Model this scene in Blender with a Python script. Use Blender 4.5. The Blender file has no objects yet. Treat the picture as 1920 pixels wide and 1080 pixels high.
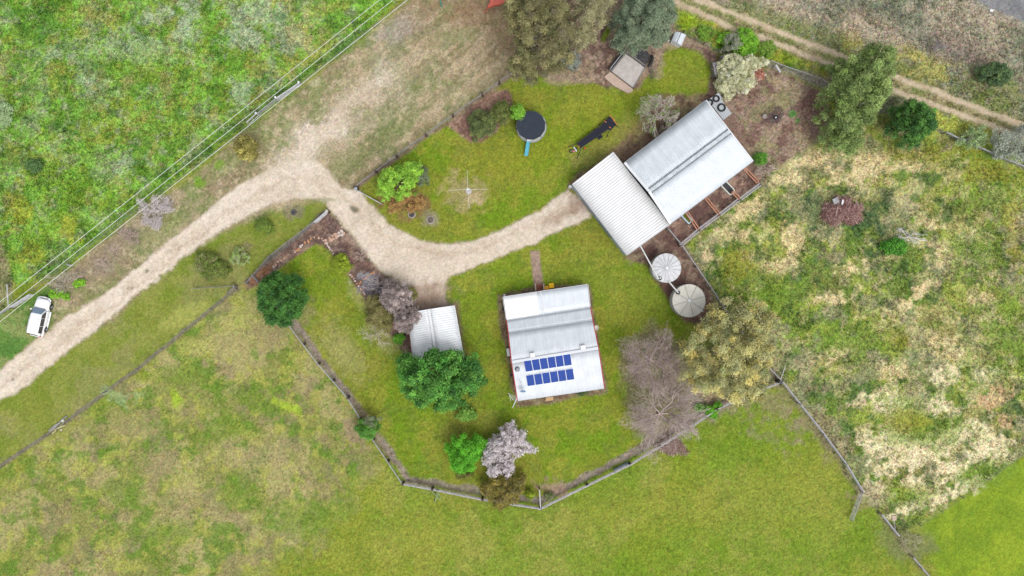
import bpy, math, random
import numpy as np
from mathutils import Vector, Matrix
random.seed(7); rng=np.random.default_rng(11)
scene=bpy.context.scene; COL=scene.collection
H=100.0; S=15.0                      # camera height (m), photo pixels per metre on the ground
def W(px,py,z=0.0):
    k=(H-z)/H
    return Vector(((px-960)/S*k,(540-py)/S*k,z))
def lin(c):
    c=c/255.0
    return c/12.92 if c<=0.04045 else ((c+0.055)/1.055)**2.4
K=1.5
def C(r,g,b,m=1.0): return tuple(min(0.9,lin(v)/K*m) for v in (r,g,b))
# ------------------------------------------------------------- materials
def new_mat(name):
    m=bpy.data.materials.new(name); m.use_nodes=True
    nt=m.node_tree; b=nt.nodes['Principled BSDF']; return m,nt,b
def mat(name,col,rough=0.8,var=0.18,scale=4.0,bump=0.0,metal=0.0,spec=0.3,stretch=None):
    m,nt,b=new_mat(name)
    tc=nt.nodes.new('ShaderNodeTexCoord'); mp=nt.nodes.new('ShaderNodeMapping')
    nt.links.new(tc.outputs['Object'],mp.inputs[0])
    if stretch: mp.inputs['Scale'].default_value=stretch
    n=nt.nodes.new('ShaderNodeTexNoise'); n.inputs['Scale'].default_value=scale; n.inputs['Detail'].default_value=6; n.inputs['Roughness'].default_value=0.65
    nt.links.new(mp.outputs[0],n.inputs['Vector'])
    r=nt.nodes.new('ShaderNodeMapRange'); r.inputs[1].default_value=0.3; r.inputs[2].default_value=0.7
    r.inputs[3].default_value=1-var*1.6; r.inputs[4].default_value=1+var*0.8
    nt.links.new(n.outputs[0],r.inputs[0])
    mx=nt.nodes.new('ShaderNodeVectorMath'); mx.operation='SCALE'; mx.inputs[0].default_value=col[:3]
    nt.links.new(r.outputs[0],mx.inputs['Scale']); nt.links.new(mx.outputs[0],b.inputs['Base Color'])
    b.inputs['Roughness'].default_value=rough; b.inputs['Metallic'].default_value=metal; b.inputs['Specular IOR Level'].default_value=spec
    if bump:
        bp=nt.nodes.new('ShaderNodeBump'); bp.inputs['Strength'].default_value=bump; bp.inputs['Distance'].default_value=0.03
        nt.links.new(n.outputs[0],bp.inputs['Height']); nt.links.new(bp.outputs[0],b.inputs['Normal'])
    return m
def leaf_mat(name,trans=0.25):
    m,nt,b=new_mat(name)
    a=nt.nodes.new('ShaderNodeAttribute'); a.attribute_name='tint'
    nt.links.new(a.outputs['Color'],b.inputs['Base Color']); b.inputs['Roughness'].default_value=0.65; b.inputs['Specular IOR Level'].default_value=0.25
    if trans:
        t=nt.nodes.new('ShaderNodeBsdfTranslucent'); nt.links.new(a.outputs['Color'],t.inputs['Color'])
        mx=nt.nodes.new('ShaderNodeMixShader'); mx.inputs[0].default_value=trans
        nt.links.new(b.outputs[0],mx.inputs[1]); nt.links.new(t.outputs[0],mx.inputs[2])
        nt.links.new(mx.outputs[0],nt.nodes['Material Output'].inputs['Surface'])
    return m
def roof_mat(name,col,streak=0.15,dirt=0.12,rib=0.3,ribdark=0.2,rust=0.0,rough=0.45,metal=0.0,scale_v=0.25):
    # ribbed sheet metal: UV is metres (u across the ribs, v down the slope)
    m,nt,b=new_mat(name)
    uv=nt.nodes.new('ShaderNodeUVMap')
    def noise(sc,vec,det=5):
        mp=nt.nodes.new('ShaderNodeMapping'); mp.inputs['Scale'].default_value=vec
        nt.links.new(uv.outputs[0],mp.inputs[0])
        n=nt.nodes.new('ShaderNodeTexNoise'); n.inputs['Scale'].default_value=sc; n.inputs['Detail'].default_value=det
        nt.links.new(mp.outputs[0],n.inputs['Vector']); return n.outputs[0]
    def rng_(src,a,b_,c,d):
        r=nt.nodes.new('ShaderNodeMapRange'); 
        for i,v in enumerate((a,b_,c,d)): r.inputs[i+1].default_value=v
        nt.links.new(src,r.inputs[0]); return r.outputs[0]
    def mul(x,y):
        k=nt.nodes.new('ShaderNodeMath'); k.operation='MULTIPLY'; nt.links.new(x,k.inputs[0]); nt.links.new(y,k.inputs[1]); return k.outputs[0]
    s=rng_(noise(1.0,(5.0,scale_v,1)),0.3,0.7,1-streak,1+streak*0.5)
    d=rng_(noise(0.9,(1,1,1)),0.3,0.7,1-dirt,1+dirt*0.4)
    f=rng_(noise(9.0,(1,1,1)),0.3,0.75,1-dirt*0.5,1.0)
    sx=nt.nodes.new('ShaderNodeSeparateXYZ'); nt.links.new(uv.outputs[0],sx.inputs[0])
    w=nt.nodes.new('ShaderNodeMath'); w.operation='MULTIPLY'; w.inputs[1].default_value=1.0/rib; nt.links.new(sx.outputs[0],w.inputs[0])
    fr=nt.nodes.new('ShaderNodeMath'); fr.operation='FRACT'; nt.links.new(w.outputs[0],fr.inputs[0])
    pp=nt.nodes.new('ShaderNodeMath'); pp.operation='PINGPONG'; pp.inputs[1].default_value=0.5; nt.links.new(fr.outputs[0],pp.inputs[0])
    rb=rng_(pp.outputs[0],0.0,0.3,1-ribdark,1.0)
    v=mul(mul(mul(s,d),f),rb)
    mx=nt.nodes.new('ShaderNodeVectorMath'); mx.operation='SCALE'; mx.inputs[0].default_value=col[:3]; nt.links.new(v,mx.inputs['Scale'])
    out=mx.outputs[0]
    if rust:
        rr=rng_(noise(1.6,(1,1,1),8),0.58,0.72,0,rust)
        mm=nt.nodes.new('ShaderNodeMix'); mm.data_type='RGBA'; nt.links.new(rr,mm.inputs[0]); nt.links.new(out,mm.inputs[6]); mm.inputs[7].default_value=(0.16,0.10,0.07,1); out=mm.outputs[2]
    nt.links.new(out,b.inputs['Base Color']); b.inputs['Roughness'].default_value=rough; b.inputs['Metallic'].default_value=metal; b.inputs['Specular IOR Level'].default_value=0.35
    return m
# ------------------------------------------------------------- mesh helpers
def link(name,me,material,parent):
    o=bpy.data.objects.new(name,me); COL.objects.link(o)
    if material: 
        if not me.materials: me.materials.append(material)
    if parent: o.parent=parent
    return o
def root_loc(p):
    while p.parent: p=p.parent
    return Vector(p.location)
class MB:
    def __init__(s): s.v=[]; s.f=[]; s.uv={}
    def poly(s,pts,faces):
        n=len(s.v); s.v+= [tuple(p) for p in pts]; s.f+=[tuple(i+n for i in f) for f in faces]; return s
    def box(s,c,size,rz=0.0,M=None):
        x,y,z=[k/2 for k in size]
        R=M if M else Matrix.Rotation(rz,3,'Z')
        pts=[Vector(c)+R@Vector((a*x,b*y,d*z)) for a in(-1,1) for b in(-1,1) for d in(-1,1)]
        return s.poly(pts,[(0,1,3,2),(4,6,7,5),(0,4,5,1),(2,3,7,6),(0,2,6,4),(1,5,7,3)])
    def prism(s,pts,z0,z1):      # vertical prism on xy polygon (ccw)
        n=len(pts)
        v=[(p[0],p[1],z0) for p in pts]+[(p[0],p[1],z1) for p in pts]
        return s.poly(v,[tuple(range(n))[::-1],tuple(range(n,2*n))]+[(i,(i+1)%n,n+(i+1)%n,n+i) for i in range(n)])
    def tube(s,pts,r,sides=6,cap=True):
        pts=[Vector(p) for p in pts]; n=len(pts)
        rs=r if isinstance(r,(list,tuple)) else [r]*n
        vs=[]
        for i,p in enumerate(pts):
            d=(pts[min(i+1,n-1)]-pts[max(i-1,0)]).normalized()
            a=d.cross(Vector((0,0,1)))
            if a.length<1e-3: a=Vector((1,0,0))
            a.normalize(); b=d.cross(a)
            for k in range(sides):
                t=2*math.pi*k/sides; vs.append(p+(a*math.cos(t)+b*math.sin(t))*rs[i])
        fs=[(i*sides+k,i*sides+(k+1)%sides,(i+1)*sides+(k+1)%sides,(i+1)*sides+k) for i in range(n-1) for k in range(sides)]
        if cap: fs+= [tuple(range(sides))[::-1],tuple(range((n-1)*sides,n*sides))]
        return s.poly(vs,fs)
    def bar(s,a,b,w,h):          # rectangular bar between two points
        a,b=Vector(a),Vector(b); d=b-a; L=d.length; d.normalize()
        side=d.cross(Vector((0,0,1)))
        if side.length<1e-3: side=Vector((1,0,0))
        side.normalize(); up=side.cross(d)
        R=Matrix((d,side,up)).transposed()
        return s.box((a+b)/2,(L,w,h),M=R)
    def lathe(s,c,prof,n=24):    # prof: (r,z)
        vs=[];m=len(prof)
        for r,z in prof:
            for k in range(n):
                t=2*math.pi*k/n; vs.append((c[0]+r*math.cos(t),c[1]+r*math.sin(t),c[2]+z))
        fs=[(i*n+k,i*n+(k+1)%n,(i+1)*n+(k+1)%n,(i+1)*n+k) for i in range(m-1) for k in range(n)]
        return s.poly(vs,fs)
    def torus(s,c,R,r,n=24,k=8,M=None,rz=1.0):
        vs=[]
        for i in range(n):
            t=2*math.pi*i/n
            for j in range(k):
                u=2*math.pi*j/k; p=Vector(((R+r*math.cos(u))*math.cos(t),(R+r*math.cos(u))*math.sin(t),r*rz*math.sin(u)))
                if M: p=M@p
                vs.append(Vector(c)+p)
        return s.poly(vs,[(i*k+j,((i+1)%n)*k+j,((i+1)%n)*k+(j+1)%k,i*k+(j+1)%k) for i in range(n) for j in range(k)])
    def ball(s,c,r,n=12,m=8,sq=(1,1,1),jit=0.0):
        vs=[(c[0],c[1],c[2]-r*sq[2])]
        for i in range(1,m):
            a=-math.pi/2+math.pi*i/m
            for k in range(n):
                t=2*math.pi*k/n; q=1+random.uniform(-jit,jit)
                vs.append((c[0]+r*sq[0]*q*math.cos(a)*math.cos(t),c[1]+r*sq[1]*q*math.cos(a)*math.sin(t),c[2]+r*sq[2]*q*math.sin(a)))
        vs.append((c[0],c[1],c[2]+r*sq[2]))
        fs=[(0,1+(k+1)%n,1+k) for k in range(n)]
        for i in range(m-2):
            fs+=[(1+i*n+k,1+i*n+(k+1)%n,1+(i+1)*n+(k+1)%n,1+(i+1)*n+k) for k in range(n)]
        L=len(vs)-1; fs+=[(L,1+(m-2)*n+k,1+(m-2)*n+(k+1)%n) for k in range(n)]
        return s.poly(vs,fs)
    def build(s,name,material,parent=None,loc=None,smooth=False,bevel=0.0):
        o0=root_loc(parent) if parent else Vector(loc or (0,0,0))
        me=bpy.data.meshes.new(name)
        me.from_pydata([tuple(Vector(v)-o0) for v in s.v],[],s.f); me.update()
        if smooth: me.polygons.foreach_set('use_smooth',[True]*len(me.polygons))
        o=link(name,me,material,parent)
        if not parent: o.location=o0
        if bevel:
            md=o.modifiers.new('Bevel','BEVEL'); md.width=bevel; md.segments=2; md.limit_method='ANGLE'
        return o
def np_mesh(name,V,F,material,parent=None,loc=(0,0,0),tint=None,uv=None,smooth=False):
    # V (n,3), F (m,k) constant k
    o0=np.array(root_loc(parent) if parent else loc)
    me=bpy.data.meshes.new(name); n=len(V); m,k=F.shape
    me.vertices.add(n); me.vertices.foreach_set('co',(V-o0).astype(np.float32).ravel())
    me.loops.add(m*k); me.loops.foreach_set('vertex_index',F.astype(np.int32).ravel())
    me.polygons.add(m); me.polygons.foreach_set('loop_start',np.arange(0,m*k,k,dtype=np.int32)); 
    me.polygons.foreach_set('loop_total',np.full(m,k,dtype=np.int32))
    me.update(calc_edges=True)
    if tint is not None:
        a=me.color_attributes.new('tint','FLOAT_COLOR','POINT'); 
        t=np.ones((n,4),np.float32); t[:,:tint.shape[1]]=tint; a.data.foreach_set('color',t.ravel())
    if uv is not None:
        l=me.uv_layers.new(name='UVMap'); l.data.foreach_set('uv',uv[F.ravel()].astype(np.float32).ravel())
    if smooth: me.polygons.foreach_set('use_smooth',[True]*m)
    me.validate(); 
    o=link(name,me,material,parent)
    if not parent: o.location=Vector(loc)
    return o
LABELS=[]
def tag(o,label=None,cat=None,group=None,kind=None):
    if label: o['label']=label; LABELS.append(label)
    if cat: o['category']=cat
    if group: o['group']=group
    if kind: o['kind']=kind
    return o
def thing(name,label,cat,loc,group=None):
    o=bpy.data.objects.new(name,None); COL.objects.link(o); o.location=Vector((loc[0],loc[1],0 if len(loc)<3 else loc[2])); o.empty_display_size=0.3
    return tag(o,label,cat,group)
# ------------------------------------------------------------- noise on arrays
_T=rng.random((512,512))
def vnoise(x,y,seed):
    x=x+seed*17.37; y=y+seed*9.71
    xi=np.floor(x).astype(np.int64); yi=np.floor(y).astype(np.int64); fx=x-xi; fy=y-yi
    fx=fx*fx*(3-2*fx); fy=fy*fy*(3-2*fy)
    a=_T[xi%512,yi%512]; b=_T[(xi+1)%512,yi%512]; c=_T[xi%512,(yi+1)%512]; d=_T[(xi+1)%512,(yi+1)%512]
    return (a*(1-fx)+b*fx)*(1-fy)+(c*(1-fx)+d*fx)*fy
def fbm(x,y,size,seed=0,octv=4,gain=0.55,ang=0.6):
    # size: feature size in metres
    s=0;a=1;t=0;f=1.0/size
    ca,sa=math.cos(ang),math.sin(ang)
    for i in range(octv):
        xr=(x*ca-y*sa); yr=(x*sa+y*ca)
        s=s+a*vnoise(xr*f,yr*f,seed*3+i*1.3); t+=a; a*=gain; f*=2.07; x,y=xr,yr
    return np.clip((s/t-0.5)*2.3+0.5,0,1)
def sstep(a,b,x):
    t=np.clip((x-a)/(b-a),0,1); return t*t*(3-2*t)
# ------------------------------------------------------------- GROUND
ST=0.18
def axis(half,extra):
    n=int(half/ST); core=np.arange(-n,n+1)*ST
    e=np.array(extra,float)
    return np.concatenate([-e[::-1],core,e])
gx=axis(71.0,[73,76,80,90,110,150,230,400,800,1600]); gy=axis(43.0,[45,48,53,62,80,120,200,400,800,1600])
GX,GY=np.meshgrid(gx,gy,indexing='ij')
PX=GX*S+960; PY=540-GY*S                 # photo pixel units are only the drawing's unit of length for the map of the farm
j1=fbm(GX,GY,2.6,41,4)-0.5; j2=fbm(GX,GY,2.6,42,4)-0.5
j3=fbm(GX,GY,0.7,43,3)-0.5; j4=fbm(GX,GY,0.7,44,3)-0.5
def _win(P,pad):
    x0,y0=P.min(0)-pad; x1,y1=P.max(0)+pad
    i0=np.searchsorted(PX[:,0],x0); i1=np.searchsorted(PX[:,0],x1)
    yy=-PY[0]; k0=np.searchsorted(yy,-y1); k1=np.searchsorted(yy,-y0)
    return slice(max(i0-1,0),i1+1),slice(max(k0-1,0),k1+1)
def _dist(P,X,Y,closed):
    n=len(P); d=np.full(X.shape,1e18); ins=np.zeros(X.shape,bool)
    for i in range(n if closed else n-1):
        ax,ay=P[i]; bx,by=P[(i+1)%n]
        ex,ey=bx-ax,by-ay; wx,wy=X-ax,Y-ay
        t=np.clip((wx*ex+wy*ey)/(ex*ex+ey*ey+1e-9),0,1)
        d=np.minimum(d,(wx-ex*t)**2+(wy-ey*t)**2)
        if closed:
            c=((ay<=Y)&(by>Y))|((by<=Y)&(ay>Y))
            xs=ax+(Y-ay)/(by-ay if abs(by-ay)>1e-9 else 1e-9)*(bx-ax)
            ins^=c&(X<xs)
    d=np.sqrt(d); return np.where(ins,-d,d) if closed else d
def sdpoly(pts,jit=6.0):
    P=np.array(pts,float); w=_win(P,60+jit); out=np.full(GX.shape,999.0)
    out[w]=_dist(P,PX[w]+jit*(j1[w]*1.3+j3[w]*0.8),PY[w]+jit*(j2[w]*1.3+j4[w]*0.8),True)
    return out
def sdline(pts,wd,jit=4.0):
    P=np.array(pts,float); w=_win(P,60+wd+jit); out=np.full(GX.shape,999.0)
    out[w]=_dist(P,PX[w]+jit*(j1[w]*1.3+j3[w]*0.8),PY[w]+jit*(j2[w]*1.3+j4[w]*0.8),False)-wd
    return out
COLR=np.zeros(GX.shape+(3,)); GR=np.zeros(GX.shape)
def mixc(mask,col):
    c=np.array(C(*col)) if max(col)>1 else np.array(col)
    for k in range(3): COLR[...,k]=COLR[...,k]*(1-mask)+c[k]*mask
def tex(base,patches,w):
    X,Y=GX[w],GY[w]; T=np.zeros(X.shape+(3,)); T[:]=C(*base)
    for col,size,thr,soft,op,seed in patches:
        m=sstep(thr-soft,thr+soft,fbm(X,Y,size,seed,5,0.6))*op
        c=C(*col)
        for k in range(3): T[...,k]=T[...,k]*(1-m)+c[k]*m
    return T
def zone(sd,base,patches=(),soft=3.0,op=1.0,grain=None):
    m=np.clip(0.5-sd/(2*soft),0,1)*op
    ii=np.flatnonzero(m.any(1)); jj=np.flatnonzero(m.any(0))
    if len(ii)==0: return m
    w=(slice(ii[0],ii[-1]+1),slice(jj[0],jj[-1]+1)); mw=m[w]
    T=tex(base,patches,w)
    for k in range(3): COLR[w+(k,)]=COLR[w+(k,)]*(1-mw)+T[...,k]*mw
    if grain is not None: GR[w]=GR[w]*(1-mw)+grain*mw
    return m
def blob(cx,cy,rx,ry,col,op=0.8,rot=0,soft=0.35,warp=0.5):
    R=max(rx,ry)*(1.6+soft+warp)+2
    w=_win(np.array([(cx-R,cy-R),(cx+R,cy+R)],float),0)
    a=math.radians(rot); dx=PX[w]-cx; dy=PY[w]-cy
    u=(dx*math.cos(a)+dy*math.sin(a))/rx; v=(-dx*math.sin(a)+dy*math.cos(a))/ry
    d=np.sqrt(u*u+v*v)+warp*(j1[w]+j3[w]*1.2+j2[w]*0.5)
    m=(1-sstep(1-soft,1+soft,d))*op; c=C(*col)
    for k in range(3): COLR[w+(k,)]=COLR[w+(k,)]*(1-m)+c[k]*m
def blobs(lst,col,op=0.8,**k):
    for b in lst:
        cx,cy,rx=b[:3]; ry=b[3] if len(b)>3 else rx; rot=b[4] if len(b)>4 else 0
        blob(cx,cy,rx,ry,col,op,rot,**k)
def mixc(mask,col):
    c=C(*col)
    for k in range(3): COLR[...,k]=COLR[...,k]*(1-mask)+c[k]*mask
# south paddock = default
lawnp=[((116,140,40),5,0.55,0.18,0.75,1),((152,152,74),3.2,0.62,0.2,0.7,2),((142,146,52),9,0.5,0.25,0.6,3),((104,132,40),1.6,0.72,0.12,0.5,4)]
zone(np.full(GX.shape,-99.),(128,147,54),lawnp,1,1,0.6)
# greener north-east corner of the south paddock, yellow middle
blobs([(1340,830,120,60),(1500,800,90,90),(1560,1010,140,60),(1230,1040,120,50)],(112,142,36),0.5,soft=0.6)
blobs([(1480,950,120,60),(1180,960,120,40),(1560,880,60,50),(760,1020,150,50)],(148,152,64),0.5,soft=0.6)
zone(sdpoly([(1725,985),(1930,855),(2400,700),(2400,1500),(1850,1300),(1760,1080)],3),(132,156,44),[((150,170,50),4,0.55,0.2,0.6,6),((112,140,42),2,0.66,0.15,0.5,7)],4,1,0.4)
# strip between drive and long fence
zone(sdpoly([(-400,1020),(0,752),(53,722),(200,602),(287,529),(363,469),(500,389),(540,378),(612,380),(612,396),(508,480),(462,540),(440,545),(300,650),(130,790),(0,876),(-400,1140)],3),(132,142,60),[((118,138,48),4,0.55,0.2,0.7,9),((148,150,78),2.2,0.62,0.18,0.6,10),((150,146,96),5,0.68,0.15,0.5,11)],3,1,0.42)
# south-west rough paddock
swp=[((118,138,54),3.0,0.58,0.14,0.8,12),((176,166,112),4.2,0.6,0.16,0.75,13),((100,136,46),1.6,0.7,0.1,0.7,14),((172,172,84),1.3,0.72,0.1,0.65,15),((150,132,104),2.4,0.74,0.1,0.5,16)]
zone(sdpoly([(-600,1200),(0,878),(130,794),(300,654),(445,545),(545,610),(620,705),(690,800),(700,870),(640,960),(560,1050),(380,1130),(-600,1500)],30),(144,146,80),swp,26,1,0.5)
blobs([(420,800,50,28),(470,745,60,22,20),(330,700,36,20),(235,925,40,24),(440,920,40,26,-30),(300,1000,60,24),(560,970,60,30)],(112,140,48),0.6,soft=0.5)
blobs([(330,905,36,16),(360,590,50,20,-20),(380,650,40,20),(450,620,60,40),(540,760,20,8,20),(330,755,16,12)],(178,178,98),0.6,soft=0.5)
blobs([(290,870,40,30),(350,940,60,26),(500,850,50,26),(440,640,46,24),(250,800,50,24)],(168,152,112),0.5,soft=0.6)
blobs([(540,762,26,8,25),(330,750,11,10),(325,740,8,12)],(160,188,52),0.75,soft=0.4)
# yard lawn
LAWN=[(666,357),(850,222),(975,135),(1010,142),(1120,160),(1160,176),(1200,160),(1235,120),(1245,85),(1275,82),(1318,95),(1330,130),(1330,170),(1290,180),(1210,190),(1205,240),(1180,272),(1120,300),(1068,340),(1105,405),(1172,478),(1205,482),(1250,560),(1285,610),(1290,640),(1330,740),(1190,850),(1013,940),(850,915),(762,900),(655,742),(545,605),(500,530),(590,459),(640,510),(692,575),(762,660),(850,575),(845,530),(1005,460),(1100,405),(1060,362),(905,447),(815,460),(730,420)]
mlawn=zone(sdpoly(LAWN,3),(124,144,42),[((112,142,34),3.4,0.55,0.16,0.8,21),((148,150,58),2.6,0.62,0.16,0.7,22),((140,138,56),7,0.6,0.2,0.6,23),((112,128,56),1.2,0.75,0.1,0.4,24)],2.6,1,0.55)
blobs([(1075,240,130,40,-30),(1250,150,40,30),(930,310,100,40,-20)],(142,146,46),0.35,soft=0.7)
blobs([(1290,140,32,40),(1200,560,50,60),(1120,500,50,40)],(134,140,60),0.35,soft=0.6)
blobs([(640,655,30,60,-40),(700,615,24,24),(680,560,14,30,-40),(735,640,22,22)],(164,160,104),0.6,soft=0.6)
# north-west weeds
NW=[(-900,-900),(-900,1250),(-60,640),(20,585),(24,540),(40,530),(83,520),(160,468),(240,400),(312,354),(470,228),(620,110),(700,44),(756,-6),(1500,-620),(1500,-900)]
sdNW=sdpoly(NW,5)
zone(sdNW,(122,154,60),[((102,150,46),2.6,0.52,0.14,0.85,31),((150,170,66),3.4,0.58,0.16,0.7,32),((154,170,124),2.4,0.66,0.12,0.55,33),((84,130,50),1.2,0.70,0.12,0.7,34),((174,180,146),1.1,0.78,0.08,0.5,35),((176,168,96),1.8,0.74,0.1,0.45,36),((136,184,74),1.0,0.66,0.12,0.7,37)],5,1,0.9)
blobs([(345,50,26,50,10),(320,30,40,20),(480,30,60,22),(540,70,40,26),(250,90,40,20),(450,180,24,20),(210,320,40,14,-20),(140,110,16,20),(170,150,24,12),(95,100,18,12),(480,75,50,20)],(168,180,150),0.6,soft=0.6,warp=1.0)
blobs([(120,130,22,16),(153,62,10,9),(152,20,12,12),(78,275,10,6),(560,60,26,18),(600,20,26,14),(530,140,20,14),(410,130,14,10),(200,30,20,12),(600,92,30,16,-35)],(178,170,90),0.42,soft=0.6,warp=1.0)
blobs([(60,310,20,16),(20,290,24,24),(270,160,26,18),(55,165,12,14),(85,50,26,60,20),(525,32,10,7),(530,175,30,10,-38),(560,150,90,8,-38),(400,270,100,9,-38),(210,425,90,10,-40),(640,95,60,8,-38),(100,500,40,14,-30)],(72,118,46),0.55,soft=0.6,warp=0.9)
blobs([(5,215,18,24)],(182,196,160),0.8,soft=0.3)
blobs([(120,420,80,60),(60,420,50,40),(150,350,60,30),(280,130,60,30),(130,20,16,30)],(126,168,44),0.45,soft=0.7,warp=1)
blobs([(130,440,18,26),(30,385,26,30),(50,470,20,20)],(172,172,64),0.6,soft=0.5,warp=1)
# pale corner at the left edge
zone(sdpoly([(-600,380),(-4,440),(10,470),(22,520),(26,560),(-10,605),(-600,900)],3),(150,148,104),[((128,142,80),1.5,0.55,0.15,0.8,38),((184,172,134),0.9,0.68,0.1,0.6,39)],4,1,0.6)
# below the road fence around the car
zone(sdpoly([(-600,1060),(-300,850),(0,603),(110,522),(150,560),(100,612),(0,690),(-600,1160)],4),(104,138,66),[((86,128,56),2.4,0.55,0.15,0.7,45),((150,158,98),2.6,0.66,0.15,0.7,46)],5,1,0.55)
# tan verge north of the drive and mown tan yard
TAN=[(96,532),(240,415),(318,362),(470,240),(600,138),(765,2),(800,-60),(1500,-600),(1600,-400),(1150,-60),(1130,60),(1060,120),(975,128),(850,218),(668,350),(620,370),(500,400),(360,470),(200,610),(100,640)]
zone(sdpoly(TAN,5),(155,147,112),[((136,142,92),2.6,0.55,0.16,0.85,51),((182,164,132),2.2,0.58,0.16,0.8,52),((118,132,76),1.3,0.7,0.1,0.6,53),((150,132,104),5,0.6,0.2,0.6,54),((200,184,150),0.8,0.74,0.08,0.6,55)],6,1,0.55)
# streaks of mowing
u=(GX*math.cos(0.69)+GY*math.sin(0.69)); v=(-GX*math.sin(0.69)+GY*math.cos(0.69))
stre=fbm(u/9,v/0.9,1.0,56,3)
mt=np.clip(0.5-sdpoly([(640,350),(560,270),(700,100),(800,0),(960,0),(940,130),(840,215)],14)/24,0,1)
mixc(mt*sstep(0.58,0.75,stre)*0.5,(128,128,92)); mixc(mt*sstep(0.42,0.25,stre)*0.0,(190,170,140))
mixc(mt*(1-sstep(0.22,0.42,stre))*0.5,(186,166,138))
blobs([(740,60,36,20,-30)],(172,160,150),0.6,soft=0.6)
blobs([(850,70,40,16,-10),(640,310,60,20,-35),(720,260,70,16,-35),(660,250,20,12),(500,205,60,16,-35)],(116,130,74),0.5,soft=0.6)
blobs([(900,30,60,24),(960,70,40,50),(880,10,90,20)],(146,118,92),0.6,soft=0.6)
blobs([(150,520,30,16),(190,505,20,12),(240,445,26,22),(195,490,40,20,-30),(290,400,40,20,-30),(115,535,24,16)],(150,136,118),0.6,soft=0.6)
blobs([(300,430,60,20,-35),(180,560,50,16,-40),(430,300,60,16,-38),(120,590,24,18),(150,545,22,12)],(128,140,78),0.5,soft=0.7)
blobs([(410,310,9),(375,345,8),(372,338,6)],(120,160,50),0.7)
# NE rough beyond the yard
NE=[(1240,-20),(1270,5),(1262,45),(1310,80),(1340,98),(1440,118),(1500,140),(1560,168),(1600,200),(1760,250),(1860,296),(1930,325),(2600,560),(2600,-900),(1100,-900)]
zone(sdpoly(NE,6),(150,146,108),[((172,162,134),4,0.52,0.18,0.75,61),((120,130,84),2,0.56,0.14,0.8,62),((128,132,112),3.5,0.62,0.16,0.7,63),((100,112,72),1.0,0.66,0.1,0.7,64),((184,174,146),0.8,0.72,0.08,0.5,65)],5,1,0.9)
zone(sdpoly([(1350,-200),(1330,10),(1440,30),(1600,85),(1780,120),(1940,180),(2600,400),(2600,-600)],20),(160,150,128),[((132,134,112),2.8,0.52,0.16,0.85,66),((180,166,142),3.2,0.62,0.16,0.7,67),((112,118,94),1.2,0.68,0.1,0.75,68)],18,0.9,0.9)
blobs([(1420,30,70,20,22),(1560,70,70,16,22),(1650,110,60,16),(1720,130,60,20),(1850,160,50,30),(1890,190,50,20)],(124,134,68),0.5,soft=0.6,warp=1)
blobs([(1740,130,40,22),(1600,82,20,12),(1700,100,24,12)],(186,178,96),0.5,soft=0.6,warp=1)
blobs([(1640,40,120,14,20),(1500,20,80,12,20),(1820,80,60,16,20),(1870,30,60,14,22)],(186,168,144),0.5,soft=0.7,warp=1)
blobs([(1770,100,40,16,20),(1800,90,60,20,20)],(136,120,112),0.5,soft=0.6)
blobs([(1730,70,40,10,25),(1560,10,50,10),(1680,20,60,12,20)],(122,126,108),0.5,soft=0.6,warp=1)
# verge between track and yard
zone(sdpoly([(1265,10),(1280,14),(1363,53),(1447,84),(1547,123),(1560,160),(1500,138),(1440,118),(1350,98),(1275,60)],5),(128,146,60),[((96,138,34),1.6,0.52,0.14,0.8,71),((176,168,80),1.6,0.66,0.12,0.7,72),((150,146,110),2.0,0.62,0.12,0.7,73)],4,1,0.8)
blobs([(1290,35,24,14),(1310,42,30,12),(1410,85,24,16),(1465,110,20,10)],(150,172,44),0.6,soft=0.5)
blobs([(1515,140,40,10,20),(1320,58,20,8)],(160,146,126),0.6,soft=0.5)
# east scrub
EA=[(1282,458),(1424,346),(1430,300),(1500,290),(1560,250),(1600,205),(1690,225),(1765,255),(1860,298),(1925,330),(2600,420),(1930,848),(1725,978),(1680,1003),(1650,965),(1612,918),(1462,716),(1400,740),(1370,680),(1330,545)]
EA[10:11]=[(2600,560),(2600,520)]
sdEA=sdpoly(EA,6)
zone(sdEA,(132,142,74),[((190,178,118),4.2,0.58,0.14,0.55,81),((106,136,54),3.6,0.52,0.13,0.8,82),((162,174,74),2.6,0.62,0.12,0.6,87),((214,200,150),1.5,0.70,0.08,0.5,83),((78,108,58),1.3,0.68,0.08,0.65,84),((168,158,128),3.6,0.68,0.12,0.5,85)],5,1,0.8)
st=(234,220,176)
blobs([(1763,477,18,26),(1730,547,34,12,-35),(1690,580,50,18,-35),(1573,660,36,14,-20),(1673,690,30,16),(1487,450,14,26),(1597,503,30,14),(1830,440,26,12),(1747,423,26,14),(1773,643,34,16),(1813,662,34,16),(1903,413,14,20),(1400,390,30,14,-30),(1360,440,34,16),(1460,500,26,14),(1540,300,50,16),(1600,330,40,18),(1480,340,34,12),(1700,310,30,10),(1640,300,26,12),(1560,560,26,10),(1850,560,30,12),(1880,600,20,10),(1330,480,14,10),(1860,520,20,10)],(224,206,156),0.9,soft=0.55,warp=1.0)
blobs([(1663,753,38,20),(1647,833,36,24),(1720,853,50,22,-20),(1797,817,50,16,-25),(1860,833,34,20),(1730,897,44,12,-12),(1780,927,44,12,-22),(1640,920,26,16),(1763,763,30,14),(1697,953,26,10,-30),(1660,880,30,20),(1800,870,50,12,-30),(1780,700,20,14),(1850,700,20,12)],st,0.95,soft=0.55,warp=1.05)
blobs([(1870,740,34,20,-20),(1885,790,12,14)],(214,184,140),0.85,soft=0.3,warp=0.7)
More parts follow.
